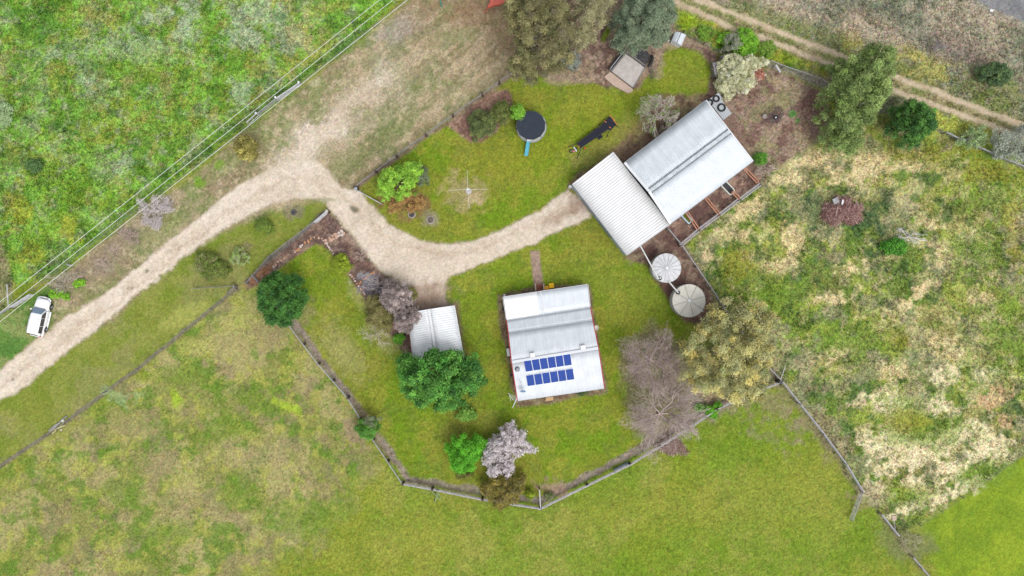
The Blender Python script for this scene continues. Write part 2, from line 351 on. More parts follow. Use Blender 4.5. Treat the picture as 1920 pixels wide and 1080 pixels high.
blobs([(1523,390,16,22),(1647,400,22,32),(1537,453,14,16),(1660,503,18,12),(1713,670,7,16,10),(1487,673,10,10),(1905,765,18,18),(1530,480,10,10),(1600,410,16,10),(1800,857,8,7),(1620,420,26,14),(1650,465,20,10),(1320,385,20,12)],(74,104,66),0.6,soft=0.7,warp=1.3)
blobs([(1860,300,60,26),(1800,290,50,20),(1880,370,50,50),(1840,470,50,40),(1870,640,50,50),(1640,640,50,30),(1560,640,60,20),(1700,760,30,20),(1740,810,60,20),(1860,890,40,16),(1700,930,40,14),(1900,560,40,40),(1370,495,20,40,-20),(1430,560,40,40)],(124,152,54),0.65,soft=0.6,warp=1.3)
blobs([(1850,250,70,18,20),(1800,240,30,16),(1780,235,30,14),(1760,225,24,12)],(180,186,84),0.55,soft=0.6,warp=1)
blobs([(1730,290,60,16),(1850,320,60,16),(1380,490,24,26,-10),(1690,640,26,16),(1700,790,34,14),(1900,430,16,60)],(158,148,60),0.5,soft=0.6,warp=1)
blobs([(1440,760,50,40,40),(1540,790,30,50,-30),(1620,930,26,16),(1560,480,20,14)],(152,138,110),0.6,soft=0.6,warp=1)
blobs([(1690,1010,50,24,10),(1710,1030,36,20)],(128,132,86),0.6,soft=0.5)
# red-brown yard east of barn
zone(sdpoly([(1345,190),(1350,170),(1400,160),(1440,124),(1500,150),(1556,178),(1562,240),(1530,272),(1480,298),(1440,330),(1412,345),(1405,300),(1370,225)],5),(148,126,110),[((168,150,118),1.8,0.58,0.14,0.8,91),((120,92,82),1.6,0.6,0.12,0.8,92),((174,150,134),0.9,0.7,0.1,0.6,93),((140,140,96),2.2,0.68,0.1,0.6,94)],5,1,0.8)
blobs([(1453,217,16,14)],(84,72,72),0.8); blobs([(1520,225,40,24),(1535,195,26,20)],(124,96,88),0.6,warp=1)
blobs([(1487,215,6,6),(1495,226,4,4)],(88,150,70),0.8)
blobs([(1420,300,20,14),(1425,320,16,20)],(150,132,116),0.6)
zone(sdpoly([(1080,350),(1150,284),(1324,186),(1375,215),(1415,305),(1425,345),(1280,455),(1180,478)],2),(138,114,100),[],3,1,0.6)
# pens and tank yard
zone(sdpoly([(1246,430),(1400,312),(1427,344),(1280,462)],2),(138,110,98),[((170,142,124),1.4,0.5,0.14,0.85,95),((100,76,70),1.0,0.66,0.1,0.8,96)],3,1,0.6)
zone(sdpoly([(1168,482),(1200,468),(1250,428),(1282,462),(1332,540),(1345,580),(1322,612),(1290,606),(1262,580),(1238,540),(1214,498)],3),(122,96,86),[((160,138,118),1.2,0.62,0.12,0.8,97),((98,74,68),1.4,0.6,0.12,0.7,98)],3.5,1,0.5)
blobs([(1195,482,20,8,-20)],(160,146,116),0.7)
blobs([(1350,600,40,16,30),(1330,640,40,30)],(112,126,76),0.6,soft=0.6)
# brown ground at the top, under gums and fire place
zone(sdpoly([(975,128),(960,60),(990,-200),(1270,-200),(1262,50),(1300,70),(1345,95),(1352,130),(1346,190),(1330,200),(1318,190),(1330,170),(1335,130),(1316,96),(1275,84),(1246,88),(1237,120),(1205,160),(1188,170),(1130,158),(1090,155),(1030,150)],5),(136,114,100),[((160,142,116),1.8,0.55,0.14,0.8,101),((108,84,76),1.4,0.6,0.12,0.8,102),((176,154,134),0.8,0.72,0.08,0.6,103)],4,1,0.7)
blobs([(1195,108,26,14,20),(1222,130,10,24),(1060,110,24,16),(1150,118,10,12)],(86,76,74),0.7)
blobs([(1235,125,10,30),(1075,150,50,8)],(176,154,130),0.5)
blobs([(1250,86,20,8),(1290,82,40,6)],(174,156,130),0.5)
# brown along north side of sheds
zone(sdpoly([(1066,350),(1075,335),(1140,284),(1170,262),(1200,215),(1240,180),(1300,178),(1330,172),(1330,200),(1180,310),(1150,292),(1080,350)],6),(140,116,96),[((164,148,112),1.6,0.55,0.14,0.7,104),((110,84,74),1.2,0.62,0.12,0.7,105)],6,1,0.6)
blobs([(1120,285,60,16,-30),(1190,240,30,20),(1085,300,20,14)],(152,144,82),0.5,soft=0.7)
# mulch bed beside trampoline and others
zone(sdpoly([(838,232),(880,196),(912,172),(950,168),(962,190),(958,215),(930,250),(903,268),(880,268)],3),(150,118,102),[((124,96,84),0.9,0.58,0.12,0.8,106),((182,152,132),0.7,0.7,0.1,0.6,107)],2.5,1,0.6)
blob(755,380,40,28,(140,104,78),0.75,0,0.3,0.5)
blob(880,360,34,26,(172,156,112),0.65,0,0.5,0.9); blobs([(893,372,14,12)],(196,176,138),0.6)
blob(551,398,16,13,(140,128,110),0.7,0,0.4); blob(807,412,13,13,(150,142,112),0.8,0,0.4)
blob(530,600,58,40,(148,136,98),0.6,-20,0.4); 
# garden bed
BED=[(612,395),(629,406),(648,430),(665,445),(681,469),(703,496),(725,515),(748,528),(768,556),(780,590),(775,665),(760,668),(742,640),(700,592),(688,572),(668,540),(650,512),(625,478),(604,460),(592,458),(556,482),(520,506),(480,536),(462,545),(464,527),(508,479),(568,433),(606,395)]
mbed=zone(sdpoly(BED,2),(126,100,90),[((154,130,112),1.0,0.58,0.14,0.8,111),((98,78,72),1.6,0.6,0.12,0.8,112),((160,138,122),0.6,0.72,0.1,0.6,113)],2.5,1,0.6)
zone(sdline([(462,530),(508,483),(568,437),(606,398)],3.5,2),(120,116,108),[((96,88,80),0.8,0.6,0.1,0.7,114)],1.5,0.9)
blobs([(478,522,22,8,-35),(500,505,12,7,-35)],(158,112,78),0.6)
blobs([(695,530,22,16,20),(680,520,12,8)],(150,150,156),0.6,warp=1)
blobs([(720,530,16,14),(700,548,14,12)],(90,88,94),0.6)
# track
rut1=[(1100,-90),(1230,-32),(1313,0),(1413,40),(1493,73),(1577,105),(1680,143),(1800,190),(1913,233),(2200,340),(2700,560)]
rut2=[(1100,-80),(1200,-25),(1280,8),(1363,47),(1447,78),(1547,117),(1680,170),(1767,203),(1890,247),(2170,350),(2700,585)]
mid=[((a[0]+b[0])/2,(a[1]+b[1])/2) for a,b in zip(rut1,rut2)]
mtrack=zone(sdline(mid,19,5),(146,140,96),[((118,130,66),1.6,0.55,0.12,0.8,121),((176,160,124),1.6,0.62,0.12,0.6,122)],5,0.9,0.7)
for r_ in (rut1,rut2): zone(sdline(r_,4.8,3),(212,192,164),[((180,160,128),1.0,0.66,0.12,0.5,123)],2.2,0.95,0.3)
# asphalt road
sdR=sdpoly([(1700,-60),(1824,-2),(1862,16),(1925,40),(2300,200),(2900,460),(3000,-100),(2200,-500),(1900,-500)],3)
zone(sdline([(1820,0),(1862,20),(1925,45)],7,3),(152,146,130),[],4,0.7)
mroad=zone(sdR,(138,138,138),[((120,120,122),1.5,0.6,0.2,0.6,124)],2,1,0.5)
# gravel drive
DRV=[(-700,1170),(-300,905),(0,690),(100,613),(213,537),(320,450),(393,390),(450,345),(505,315),(540,300),(575,296),(606,308),(620,330),(640,350),(672,358),(700,385),(730,420),(773,447),(813,458),(857,457),(907,445),(960,423),(1007,397),(1037,373),(1068,352),(1090,375),(1112,405),(1090,415),(1040,437),(1003,457),(940,483),(880,505),(843,520),(835,533),(837,560),(845,576),(776,590),(768,556),(748,528),(725,515),(703,496),(681,469),(665,445),(648,430),(629,406),(612,388),(610,380),(567,373),(513,380),(500,387),(363,467),(287,527),(200,600),(53,720),(0,752),(-300,960),(-700,1240)]
sdD=sdpoly(DRV,4)
gp=[((230,217,200),4.2,0.52,0.22,0.55,131),((204,188,166),1.6,0.66,0.14,0.35,132),((190,172,148),4.4,0.70,0.14,0.4,133),((232,218,200),0.9,0.7,0.1,0.3,134)]
zone(sdline([(560,300),(605,250),(655,210),(740,150)],22,20),(194,178,152),gp[:2],34,0.75)
zone(sdline([(530,318),(566,292),(592,262),(628,228)],17,14),(219,203,183),gp[:3],12,1.0)
zone(sdline([(600,258),(640,215),(700,160)],10,14),(210,192,170),gp[:2],14,0.85)
zone(sdline([(500,318),(545,285),(600,250)],6,12),(208,190,168),[],14,0.6)
mdrv=zone(sdD,(221,205,185),gp,2.4,1,0.3)
zone(np.abs(sdD)-1.5,(150,136,104),[],2.5,0.45)
zone(sdline([(500,322),(545,300),(585,272),(610,252)],9,14),(217,201,180),gp[:2],17,1.0,0.35)
zone(sdline([(575,296),(600,270),(635,232)],13,12),(217,201,180),gp[:2],15,1.0,0.35)
zone(sdline([(620,245),(655,205),(720,150)],6,14),(206,188,164),gp[:2],16,0.75,0.4)
zone(sdline([(455,343),(500,316),(540,296)],1.5,10),(188,176,144),[],7,0.6,0.4)
blobs([(1080,385,26,20,-40),(1060,400,34,14,-30),(800,555,40,26),(820,560,20,30),(790,570,30,20),(760,545,16,20)],(168,142,122),0.7,soft=0.6)
blobs([(700,450,40,24,40),(790,480,60,20),(760,500,40,24)],(222,204,184),0.5,soft=0.7)
blobs([(665,392,8,5,30),(247,541,3,3),(276,508,4,3),(25,712,3,4),(690,487,4,3),(25,719,2,2),(240,541,3,2)],(96,92,74),0.8,soft=0.4)
zone(sdline([(-300,940),(0,725),(150,613),(330,482),(470,368),(560,325),(640,370),(740,455),(830,480),(960,445),(1060,385)],3,10),(190,168,142),[],4,0.5)
zone(sdline([(-300,960),(-10,742),(140,635),(320,500),(430,410)],3,8),(234,219,200),[],4,0.7)
zone(sdline([(-300,918),(-10,708),(120,612),(300,476),(420,380),(520,335)],3,8),(234,219,200),[],4,0.7)
blobs([(600,375,26,4)],(120,132,70),0.5)
# path to house
mpath=zone(sdpoly([(994,470),(1011,470),(1020,542),(1002,544)],1),(176,152,136),[((150,126,112),0.8,0.6,0.15,0.6,141)],1.5,1,0.4)
# soil round house
zone(sdpoly([(936,552),(1001,540),(1106,530),(1114,600),(1138,735),(1050,752),(968,764),(955,700),(936,600)],4),(136,118,96),[((112,88,78),0.8,0.55,0.15,0.8,142),((164,148,118),0.8,0.65,0.12,0.6,143)],3,0.95,0.5)
zone(sdpoly([(760,580),(856,568),(876,672),(772,700)],3),(120,96,86),[],4,0.8)
# bare tree patch, fence strips
zone(sdpoly([(1170,650),(1230,610),(1290,650),(1330,740),(1395,742),(1370,765),(1300,800),(1220,855),(1195,830),(1165,740)],12),(150,134,118),[((168,152,132),1.4,0.55,0.14,0.8,144),((122,104,96),1.0,0.62,0.12,0.7,145),((136,136,92),2,0.66,0.12,0.6,146)],10,0.8,0.7)
blobs([(1345,735,40,20,-25)],(176,150,130),0.6)
zone(sdline([(551,606),(603,677),(655,740),(706,815),(764,898),(850,912),(940,928),(1014,940),(1098,896),(1196,842),(1300,786),(1395,740)],6.2,4),(150,136,124),[((112,98,86),0.8,0.6,0.12,0.7,147),((170,158,140),0.7,0.66,0.12,0.6,151)],2.2,0.95)
blobs([(675,810,26,30),(1025,915,30,16),(1050,925,20,10,30)],(164,140,120),0.75,warp=0.8)
zone(sdline([(-100,960),(0,875),(130,787),(260,690),(445,542)],3.5,2),(132,122,102),[((108,100,84),0.7,0.6,0.12,0.7,148)],2,0.9)
zone(sdline([(668,352),(750,292),(850,222),(965,136)],4,3),(150,132,110),[((118,98,82),0.7,0.6,0.12,0.7,149)],2.5,0.9)
zone(sdline([(745,296),(700,330),(665,352)],4,3),(122,100,88),[],2.5,0.6)
zone(sdline([(1462,716),(1612,918)],5,3),(134,124,92),[],4,0.6)
zone(sdline([(1650,965),(1700,1030),(1770,1120)],5,4),(134,124,94),[],4,0.6)
zone(sdline([(1285,462),(1335,545),(1400,640),(1462,716)],4,3),(140,124,108),[],3,0.7)
zone(sdline([(1440,120),(1500,142),(1560,168),(1620,200)],5,3),(150,142,132),[],3,0.8)
zone(sdline([(800,915),(860,922),(910,930)],8,5),(134,140,80),[],5,0.4)
blobs([(848,815,36,30),(930,830,30,40),(690,800,30,28)],(136,134,70),0.35,soft=0.6)
blobs([(225,745,24,10,20),(265,740,16,8)],(150,170,120),0.6,soft=0.4,warp=1.3)
# speckle
spk=rng.normal(0,1,GX.shape); 
for k in range(3): COLR[...,k]=COLR[...,k]*(1+GR*0.17*spk+GR*0.09*rng.normal(0,1,GX.shape))
far=np.clip(np.maximum((np.abs(GX)-71)/5,(np.abs(GY)-43)/5),0,1)   # beyond the farm: plain pasture
right=sstep(-40,60,GX+GY*0.3)*sstep(-20,60,GY)
for k in range(3): COLR[...,k]=COLR[...,k]*(1-far)+far*(C(126,150,62)[k]*(1-right)+C(160,152,124)[k]*right)
COLR=np.clip(COLR,0.005,0.85)
nx,ny=GX.shape
idx=np.arange(nx*ny).reshape(nx,ny)
F=np.stack([idx[:-1,:-1],idx[1:,:-1],idx[1:,1:],idx[:-1,1:]],-1).reshape(-1,4)
V=np.stack([GX.ravel(),GY.ravel(),np.zeros(nx*ny)],1)
T4=np.concatenate([COLR.reshape(-1,3),GR.reshape(-1,1)],1)
def ground_mat():
    m,nt,b=new_mat('ground_mix')
    a=nt.nodes.new('ShaderNodeAttribute'); a.attribute_name='tint'
    g=nt.nodes.new('ShaderNodeNewGeometry')
    def noise(sc,det=3,rough=0.6):
        n=nt.nodes.new('ShaderNodeTexNoise'); n.inputs['Scale'].default_value=sc; n.inputs['Detail'].default_value=det; n.inputs['Roughness'].default_value=rough
        nt.links.new(g.outputs['Position'],n.inputs['Vector']); return n
    n1=noise(7.5,5,0.85); n2=noise(2.2,3)
    def math_(op,x,y):
        k=nt.nodes.new('ShaderNodeMath'); k.operation=op
        for i,q in enumerate((x,y)):
            if isinstance(q,(int,float)): k.inputs[i].default_value=q
            else: nt.links.new(q,k.inputs[i])
        return k.outputs[0]
    d1=math_('MULTIPLY',math_('SUBTRACT',n1.outputs[0],0.5),2.0)
    d2=math_('MULTIPLY',math_('SUBTRACT',n2.outputs[0],0.5),0.8)
    def cells(sc,amp):
        vo=nt.nodes.new('ShaderNodeTexVoronoi'); vo.inputs['Scale'].default_value=sc; nt.links.new(g.outputs['Position'],vo.inputs['Vector'])
        sp=nt.nodes.new('ShaderNodeSeparateColor'); nt.links.new(vo.outputs['Color'],sp.inputs[0])
        return math_('MULTIPLY',math_('SUBTRACT',sp.outputs[0],0.5),amp)
    d2=math_('ADD',d2,math_('ADD',cells(6.3,0.75),cells(3.1,0.35)))
    amt=math_('MULTIPLY',math_('ADD',d1,d2),a.outputs['Alpha'])
    f=math_('ADD',1.0,amt); f=math_('MAXIMUM',f,0.25)
    mx=nt.nodes.new('ShaderNodeVectorMath'); mx.operation='SCALE'; nt.links.new(a.outputs['Color'],mx.inputs[0]); nt.links.new(f,mx.inputs['Scale'])
    # hue drift: towards yellow / towards green
    hs=nt.nodes.new('ShaderNodeHueSaturation'); nt.links.new(mx.outputs[0],hs.inputs['Color'])
    n3=noise(3.3,4,0.7); h=math_('ADD',0.5,math_('MULTIPLY',math_('SUBTRACT',n3.outputs[0],0.5),0.06)); nt.links.new(h,hs.inputs['Hue'])
    nt.links.new(hs.outputs[0],b.inputs['Base Color']); b.inputs['Roughness'].default_value=0.95; b.inputs['Specular IOR Level'].default_value=0.1
    bp=nt.nodes.new('ShaderNodeBump'); bp.inputs['Strength'].default_value=0.5; bp.inputs['Distance'].default_value=0.08
    nt.links.new(n1.outputs[0],bp.inputs['Height']); nt.links.new(bp.outputs[0],b.inputs['Normal'])
    return m
GM=ground_mat()
ground=np_mesh('ground',V,F,GM,tint=T4); ground['kind']='structure'
def sheet(name,mask,z):
    fm=mask.ravel()[F].mean(1)>0.5
    f=F[fm]; u,inv=np.unique(f.ravel(),return_inverse=True)
    v=V[u].copy(); v[:,2]=z
    o=np_mesh(name,v,inv.reshape(-1,4),GM,tint=T4[u]); o['kind']='structure'; return o
sheet('lawn',mlawn*(1-mdrv)*(1-mpath)*(1-mbed),0.004)
sheet('driveway',mdrv,0.008); sheet('garden_bed',mbed*(1-mdrv),0.006); sheet('path',mpath,0.012); sheet('track',mtrack,0.008); sheet('road',mroad,0.010)
def sample(x,y):
    i=np.clip(np.searchsorted(gx,x),0,nx-1); j=np.clip(np.searchsorted(gy,y),0,ny-1); return i,j
# ------------------------------------------------------------- tufts
TUFT=leaf_mat('grass_blades',0.2)
def tufts(name,label,cat,sdmask,box,dens,hmin,hmax,sc,bl=5,gain=1.15,dark=0.5):
    x0,y0=W(box[0],box[3])[:2]; x1,y1=W(box[2],box[1])[:2]
    n=int((x1-x0)*(y1-y0)*dens); x=rng.uniform(x0,x1,n); y=rng.uniform(y0,y1,n)
    i,j=sample(x,y); keep=sdmask[i,j]<-2
    cl=fbm(x,y,1.4,77,3); keep&=(rng.random(n)<(0.25+0.95*cl))
    x,y,i,j,cl=x[keep],y[keep],i[keep],j[keep],cl[keep]; n=len(x)
    col=COLR[i,j]*gain*rng.uniform(1-dark,1+dark*0.9,(n,1))
    h=rng.uniform(hmin,hmax,n)*(0.5+cl); th0=rng.uniform(0,6.28,n)
    Vs=[];Ts=[]
    for b in range(bl):
        th=th0+b*6.283/bl+rng.uniform(-.4,.4,n); L=rng.uniform(0.5,1.2,n)*sc
        cx,sx_=np.cos(th),np.sin(th); wd=L*rng.uniform(0.16,0.32,n)
        p0=np.stack([x-sx_*wd,y+cx*wd,h*0.15],1); p1=np.stack([x+sx_*wd,y-cx*wd,h*0.15],1)
        p2=np.stack([x+cx*L,y+sx_*L,h*rng.uniform(0.4,1.0,n)],1)
        Vs.append(np.stack([p0,p1,p2],1)); Ts.append(np.repeat((col*rng.uniform(0.8,1.25,(n,1)))[:,None],3,1))
    Vv=np.concatenate(Vs).reshape(-1,3); Tt=np.clip(np.concatenate(Ts).reshape(-1,3),0.005,0.8)
    o=np_mesh(name,Vv,np.arange(len(Vv)).reshape(-1,3),TUFT,tint=Tt); tag(o,label,cat,kind='stuff'); return o
tufts('weeds','tall mottled green weeds filling the paddock above the overhead wires','weeds',sdNW,(-30,-30,780,620),24,0.12,0.45,0.17,5,1.2,0.45)
tufts('dry_grass','straw and green rough grass clumps covering the paddock right of the tanks','grass',sdEA,(1270,190,1950,1010),19,0.10,0.38,0.16,5,1.25,0.45)
ne=sdpoly(NE,4); ne=np.maximum(ne,-sdR); ne=np.maximum(ne,-(sdline(rut1,6,2))); ne=np.maximum(ne,-(sdline(rut2,6,2)))
tufts('scrub_grass','grey green rough grass either side of the wheel track','grass',ne,(1260,-30,1950,330),18,0.08,0.35,0.18,5,1.3,0.4)
sw=sdpoly([(-60,930),(0,880),(130,796),(300,656),(445,547),(545,612),(620,707),(690,802),(660,900),(560,1000),(380,1130),(-60,1200)],30)
tufts('paddock_grass','short patchy green and straw grass of the lower left paddock','grass',sw,(-30,540,720,1120),9,0.04,0.14,0.15,4,1.1,0.35)
# ------------------------------------------------------------- plants
LEAF=leaf_mat('leaf',0.22); LEAFD=leaf_mat('dry_twig',0.0)
BARK=mat('bark',(0.16,0.12,0.095),0.9,0.3,6,0.6); BARKG=mat('pale_bark',(0.30,0.26,0.23),0.9,0.3,6,0.6)
def seg_mesh(P0,P1,R0,R1,sides=3):
    D=P1-P0; L=np.linalg.norm(D,axis=1,keepdims=True)+1e-9; D=D/L
    up=np.where(np.abs(D[:,2:3])>0.9,np.array([[1.,0,0]]),np.array([[0,0,1.]]))
    A=np.cross(D,up); A/=np.linalg.norm(A,axis=1,keepdims=True)+1e-9; B=np.cross(D,A)
    n=len(P0); V=np.zeros((n,2*sides,3))
    for k in range(sides):
        t=2*math.pi*k/sides; o=A*math.cos(t)+B*math.sin(t)
        V[:,k]=P0+o*R0[:,None]; V[:,sides+k]=P1+o*R1[:,None]
    base=(np.arange(n)*2*sides)[:,None]
    F=np.concatenate([base+np.array([k,(k+1)%sides,sides+(k+1)%sides,sides+k]) for k in range(sides)])
    return V.reshape(-1,3),F
def grow(start,dirs,length,radius,levels,kids,spread,decay=0.68,up=0.0,wob=0.18,steps=2):
    """branching skeleton, returns segment arrays"""
    P0=[];P1=[];R0=[];R1=[]
    p=np.repeat(np.array(start,float)[None],len(dirs),0) if np.ndim(start)==1 else np.array(start,float)
    d=np.array(dirs,float); r=np.full(len(d),radius); L=length
    for lv in range(levels):
        nxt_p=[];nxt_d=[];nxt_r=[]
        for s in range(steps):
            d=d+rng.normal(0,wob,d.shape); d[:,2]+=up; d/=np.linalg.norm(d,axis=1,keepdims=True)
            q=p+d*L/steps*rng.uniform(0.75,1.2,(len(d),1)); r2=r*0.86
            P0.append(p);P1.append(q);R0.append(r);R1.append(r2); p=q; r=r2
            if s<steps-1 or True:
                k=kids if s==steps-1 else max(1,kids-2)
                for j in range(k):
                    nd=d+rng.normal(0,spread,d.shape); nd[:,2]=nd[:,2]*0.7+abs(up); nd/=np.linalg.norm(nd,axis=1,keepdims=True)
                    nxt_p.append(p.copy()); nxt_d.append(nd); nxt_r.append(r*rng.uniform(0.5,0.75,len(r)))
        p=np.concatenate(nxt_p); d=np.concatenate(nxt_d); r=np.concatenate(nxt_r); L*=decay
    return [np.concatenate(k) for k in (P0,P1,R0,R1)]
LG=1.7
def leaves(centers,crad,per,size,cols,var=0.25,flat=0.55,lvar=0.2,aspect=0.6,bias=0.35,fill=0.45):
    """leaf quads round clump centres -> V,F,tint"""
    n=len(centers); N=n*per
    c=np.repeat(centers,per,0); cr=np.repeat(crad,per)
    d=rng.normal(0,1,(N,3)); d/=np.linalg.norm(d,axis=1,keepdims=True); d[:,2]=np.where(d[:,2]<-bias,-d[:,2],d[:,2])
    rad=cr*(fill+(1-fill)*rng.random(N)**0.5)*rng.choice([0.9,1.0,1.3,1.75],N)
    p=c+d*rad[:,None]*np.array([1,1,0.8])
    nrm=d*0.8+rng.normal(0,0.5,(N,3))+np.array([0,0,flat]); nrm/=np.linalg.norm(nrm,axis=1,keepdims=True)
    a=np.cross(nrm,rng.normal(0,1,(N,3))); a/=np.linalg.norm(a,axis=1,keepdims=True)+1e-9; b=np.cross(nrm,a)
    s=(size*rng.uniform(0.6,1.35,N))[:,None]; w=s*aspect
    V=np.stack([p-a*s*0.5,p-b*w*0.5+nrm*s*0.06,p+a*s*0.5,p+b*w*0.5+nrm*s*0.06],1).reshape(-1,3)
    F=np.arange(4*N).reshape(-1,4)
    cols=np.array([C(*k) for k in cols])*LG; cols=np.stack([0.86*cols[:,0]+0.13*cols[:,1],cols[:,1]*0.97,cols[:,2]*0.95+0.02*cols[:,1]],1); wts=rng.random((n,len(cols)))**2.5; wts/=wts.sum(1,keepdims=True)
    ct=wts@cols*rng.uniform(1-var,1+var,(n,1))
    t=np.repeat(ct,per,0)*rng.uniform(1-lvar,1+lvar,(N,1))*(1+rng.normal(0,0.05,(N,3)))
    return V,F,np.repeat(np.clip(t,0.004,0.8),4,0)
SHA=1.15
def shape_fn(seed,SHA=1.15):
    ph=np.random.default_rng(seed).uniform(0,6.28,4)
    return lambda th:1+SHA*(0.10*np.sin(2*th+ph[0])+0.10*np.sin(3*th+ph[1])+0.09*np.sin(5*th+ph[2])+0.08*np.sin(8*th+ph[3]))
def crown_centres(cx,cy,rx,ry,z0,z1,n,rot=0,seed=1,edge=0.84,inner=0.25,amp=1.15):
    f=shape_fn(seed,amp); th=rng.uniform(0,2*math.pi,n); q=np.sqrt(rng.random(n))
    rr=q*edge*f(th); x=rr*np.cos(th)*rx; y=rr*np.sin(th)*ry
    a=math.radians(rot); X=cx+x*math.cos(a)-y*math.sin(a); Y=cy+x*math.sin(a)+y*math.cos(a)
    dome=np.sqrt(np.clip(1-(rr/1.08)**2,0.02,1))
    und=1+0.17*np.sin(X*1.9+seed)*np.cos(Y*1.7-seed)+0.14*np.sin(X*4.3-seed)*np.cos(Y*4.1+seed)
    top=z0+(z1-z0)*(0.30+0.70*dome)*und
    z=np.where(rng.random(n)<inner,z0+(top-z0)*rng.random(n),top-(z1-z0)*0.22*rng.random(n)**1.5)
    return np.stack([X,Y,z],1)
def tree(name,label,cat,px,py,rx,ry,h,cols,rot=0,z0=None,csize=None,dens=1.0,leaf=0.2,group=None,seed=None,extra=(),var=0.25,cl=None,trunk=True,aspect=0.6,flat=0.55,bark=None,fillm=1.0,amp=1.15):
    seed=seed or int(px+py); zc=h*0.75; base=W(px,py,zc); k=(H-zc)/H/S
    Rx,Ry=rx*k,ry*k; z0=h*0.25 if z0 is None else z0
    root=thing(name,label,cat,(base.x,base.y,0),group)
    cs=0.72*(csize or max(0.28,0.17*(Rx*Ry)**0.5))
    A=math.pi*Rx*Ry; n=int(max(8,A/(cs*cs)*1.15*dens))
    cen=crown_centres(base.x,base.y,max(Rx-cs*0.55,.1),max(Ry-cs*0.55,.1),z0,h-cs*0.4,n,-rot,seed,0.98,amp=amp)
    for (ex,ey,erx,ery,hh) in extra:
        e=W(ex,ey,zc); m=int(max(4,math.pi*erx*ery*k*k/(cs*cs)*1.15*dens))
        cen=np.concatenate([cen,crown_centres(e.x,e.y,erx*k,ery*k,z0,hh-cs*.4,m,0,seed+3,0.9)])
    cr=cs*rng.uniform(0.7,1.25,len(cen))
    per=int(max(10,5.0*fillm*cs*cs*math.pi/(leaf*leaf*aspect)))
    V,F,T=leaves(cen,cr,per,leaf,cols,var=var,aspect=aspect,flat=flat)
    tall=h>2.2
    o=np_mesh('crown' if tall else 'foliage',V,F,LEAF,root,tint=T)
    # trunk and limbs
    tb=MB(); r=0.035*h+0.03; zt=max(z0*1.1,h*0.3)
    lean=Vector((rng.uniform(-.15,.15),rng.uniform(-.15,.15),0))*h*0.3
    top=Vector((base.x,base.y,zt))+lean*0.3
    tb.tube([(base.x,base.y,-0.05),(base.x,base.y,0.25),top],[r*1.5,r*1.1,r*0.8],8)
    pick=cen[rng.choice(len(cen),min(9,len(cen)),replace=False)]
    for c in pick:
        c=Vector(c); m=(top+c)/2+Vector((0,0,0.08*h)); tb.tube([top-Vector((0,0,0.1)),m,c],[r*0.6,r*0.35,r*0.12],5)
    tb.build('trunk' if tall else 'stem',bark or BARK,root)
    return root
def bare(name,label,cat,px,py,rx,ry,h,col,limbs=6,levels=5,kids=3,spread=0.55,rad=0.09,bark=None,trunk=True,group=None,cols=None,petals=None,seed=0,up=0.05,rot=0,dens=1.0,starts=None,decay=0.7,thin=1.0):
    zc=h*0.6; base=W(px,py,zc); k=(H-zc)/H/S; Rx,Ry=rx*k,ry*k
    root=thing(name,label,cat,(base.x,base.y,0),group)
    th=np.arange(limbs)*2*math.pi/limbs+rng.uniform(-.4,.4,limbs)
    dirs=np.stack([np.cos(th),np.sin(th),rng.uniform(0.35,0.9,limbs)],1)
    z_s=h*0.22
    P0,P1,R0,R1=grow((0,0,z_s),dirs,1.0,rad,levels,kids,spread,decay,up)
    # scale to footprint
    ext=np.percentile(np.abs(P1[:,0]),98),np.percentile(np.abs(P1[:,1]),98); hz=np.percentile(P1[:,2],99)-z_s
    sc=np.array([Rx/ext[0],Ry/ext[1],(h-z_s)/hz])
    f=shape_fn(int(px))
    a=math.radians(-rot); Rm=np.array([[math.cos(a),-math.sin(a),0],[math.sin(a),math.cos(a),0],[0,0,1]])
    def T(p):
        q=(p-np.array([0,0,z_s]))*sc; t=np.arctan2(q[:,1],q[:,0]); q[:,:2]*=f(t)[:,None]
        q=q@Rm.T; q[:,2]=np.maximum(q[:,2]+z_s,0.05); return q+np.array([base.x,base.y,0])
    P0,P1=T(P0),T(P1)
    if thin<1: kp=(rng.random(len(P0))<thin)|(R0>0.02); P0,P1,R0,R1=P0[kp],P1[kp],R0[kp],R1[kp]
    if True: pass
    R0=np.maximum(R0,0.012); R1=np.maximum(R1,0.009)
    V,F=seg_mesh(P0,P1,R0,R1)
    c=np.array([C(*col)]); tint=np.repeat(np.clip(2.25*c*rng.uniform(0.6,1.4,(len(P0),1)),0,.75),6,0)
    np_mesh('twigs',V,F,LEAFD,root,tint=tint)
    if petals:
        pc,n,sz=petals; ids=np.flatnonzero(R0<=np.percentile(R0,60)); ids=rng.choice(ids,n)
        cen=P0[ids]+(P1[ids]-P0[ids])*rng.random((n,1))
        V,F,Tt=leaves(cen,np.full(n,sz*1.4),5,sz,pc,var=0.15,fill=0.1,aspect=0.8)
        np_mesh('blossom' if not isinstance(pc,tuple) else 'leaf_tuft',V,F,LEAF,root,tint=Tt)
    tb=MB(); r=rad*1.5
    tb.tube([(base.x,base.y,-.05),(base.x,base.y,z_s)],[r*1.4,r],8)
    tb.build('trunk',bark or BARK,root); return root
G1='trees with full green crowns'
tree('round_tree','round dense mid green tree at the top end of the left yard fence','tree',524,560,49,52,6.5,[(54,108,40),(40,92,44),(66,122,46)],leaf=0.2,var=0.26,z0=1.2,csize=0.46,amp=0.35)
tree('shade_tree','largest deep green leafy tree, overhanging the lower end of the carport roof','tree',822,714,75,61,8,[(56,124,44),(36,92,38),(92,158,62)],leaf=0.24,z0=2.2,csize=0.62,extra=((880,700,28,34,6.5),(762,694,20,28,6.5),(824,672,30,14,7.0)),var=0.4,dens=0.85,amp=0.45)
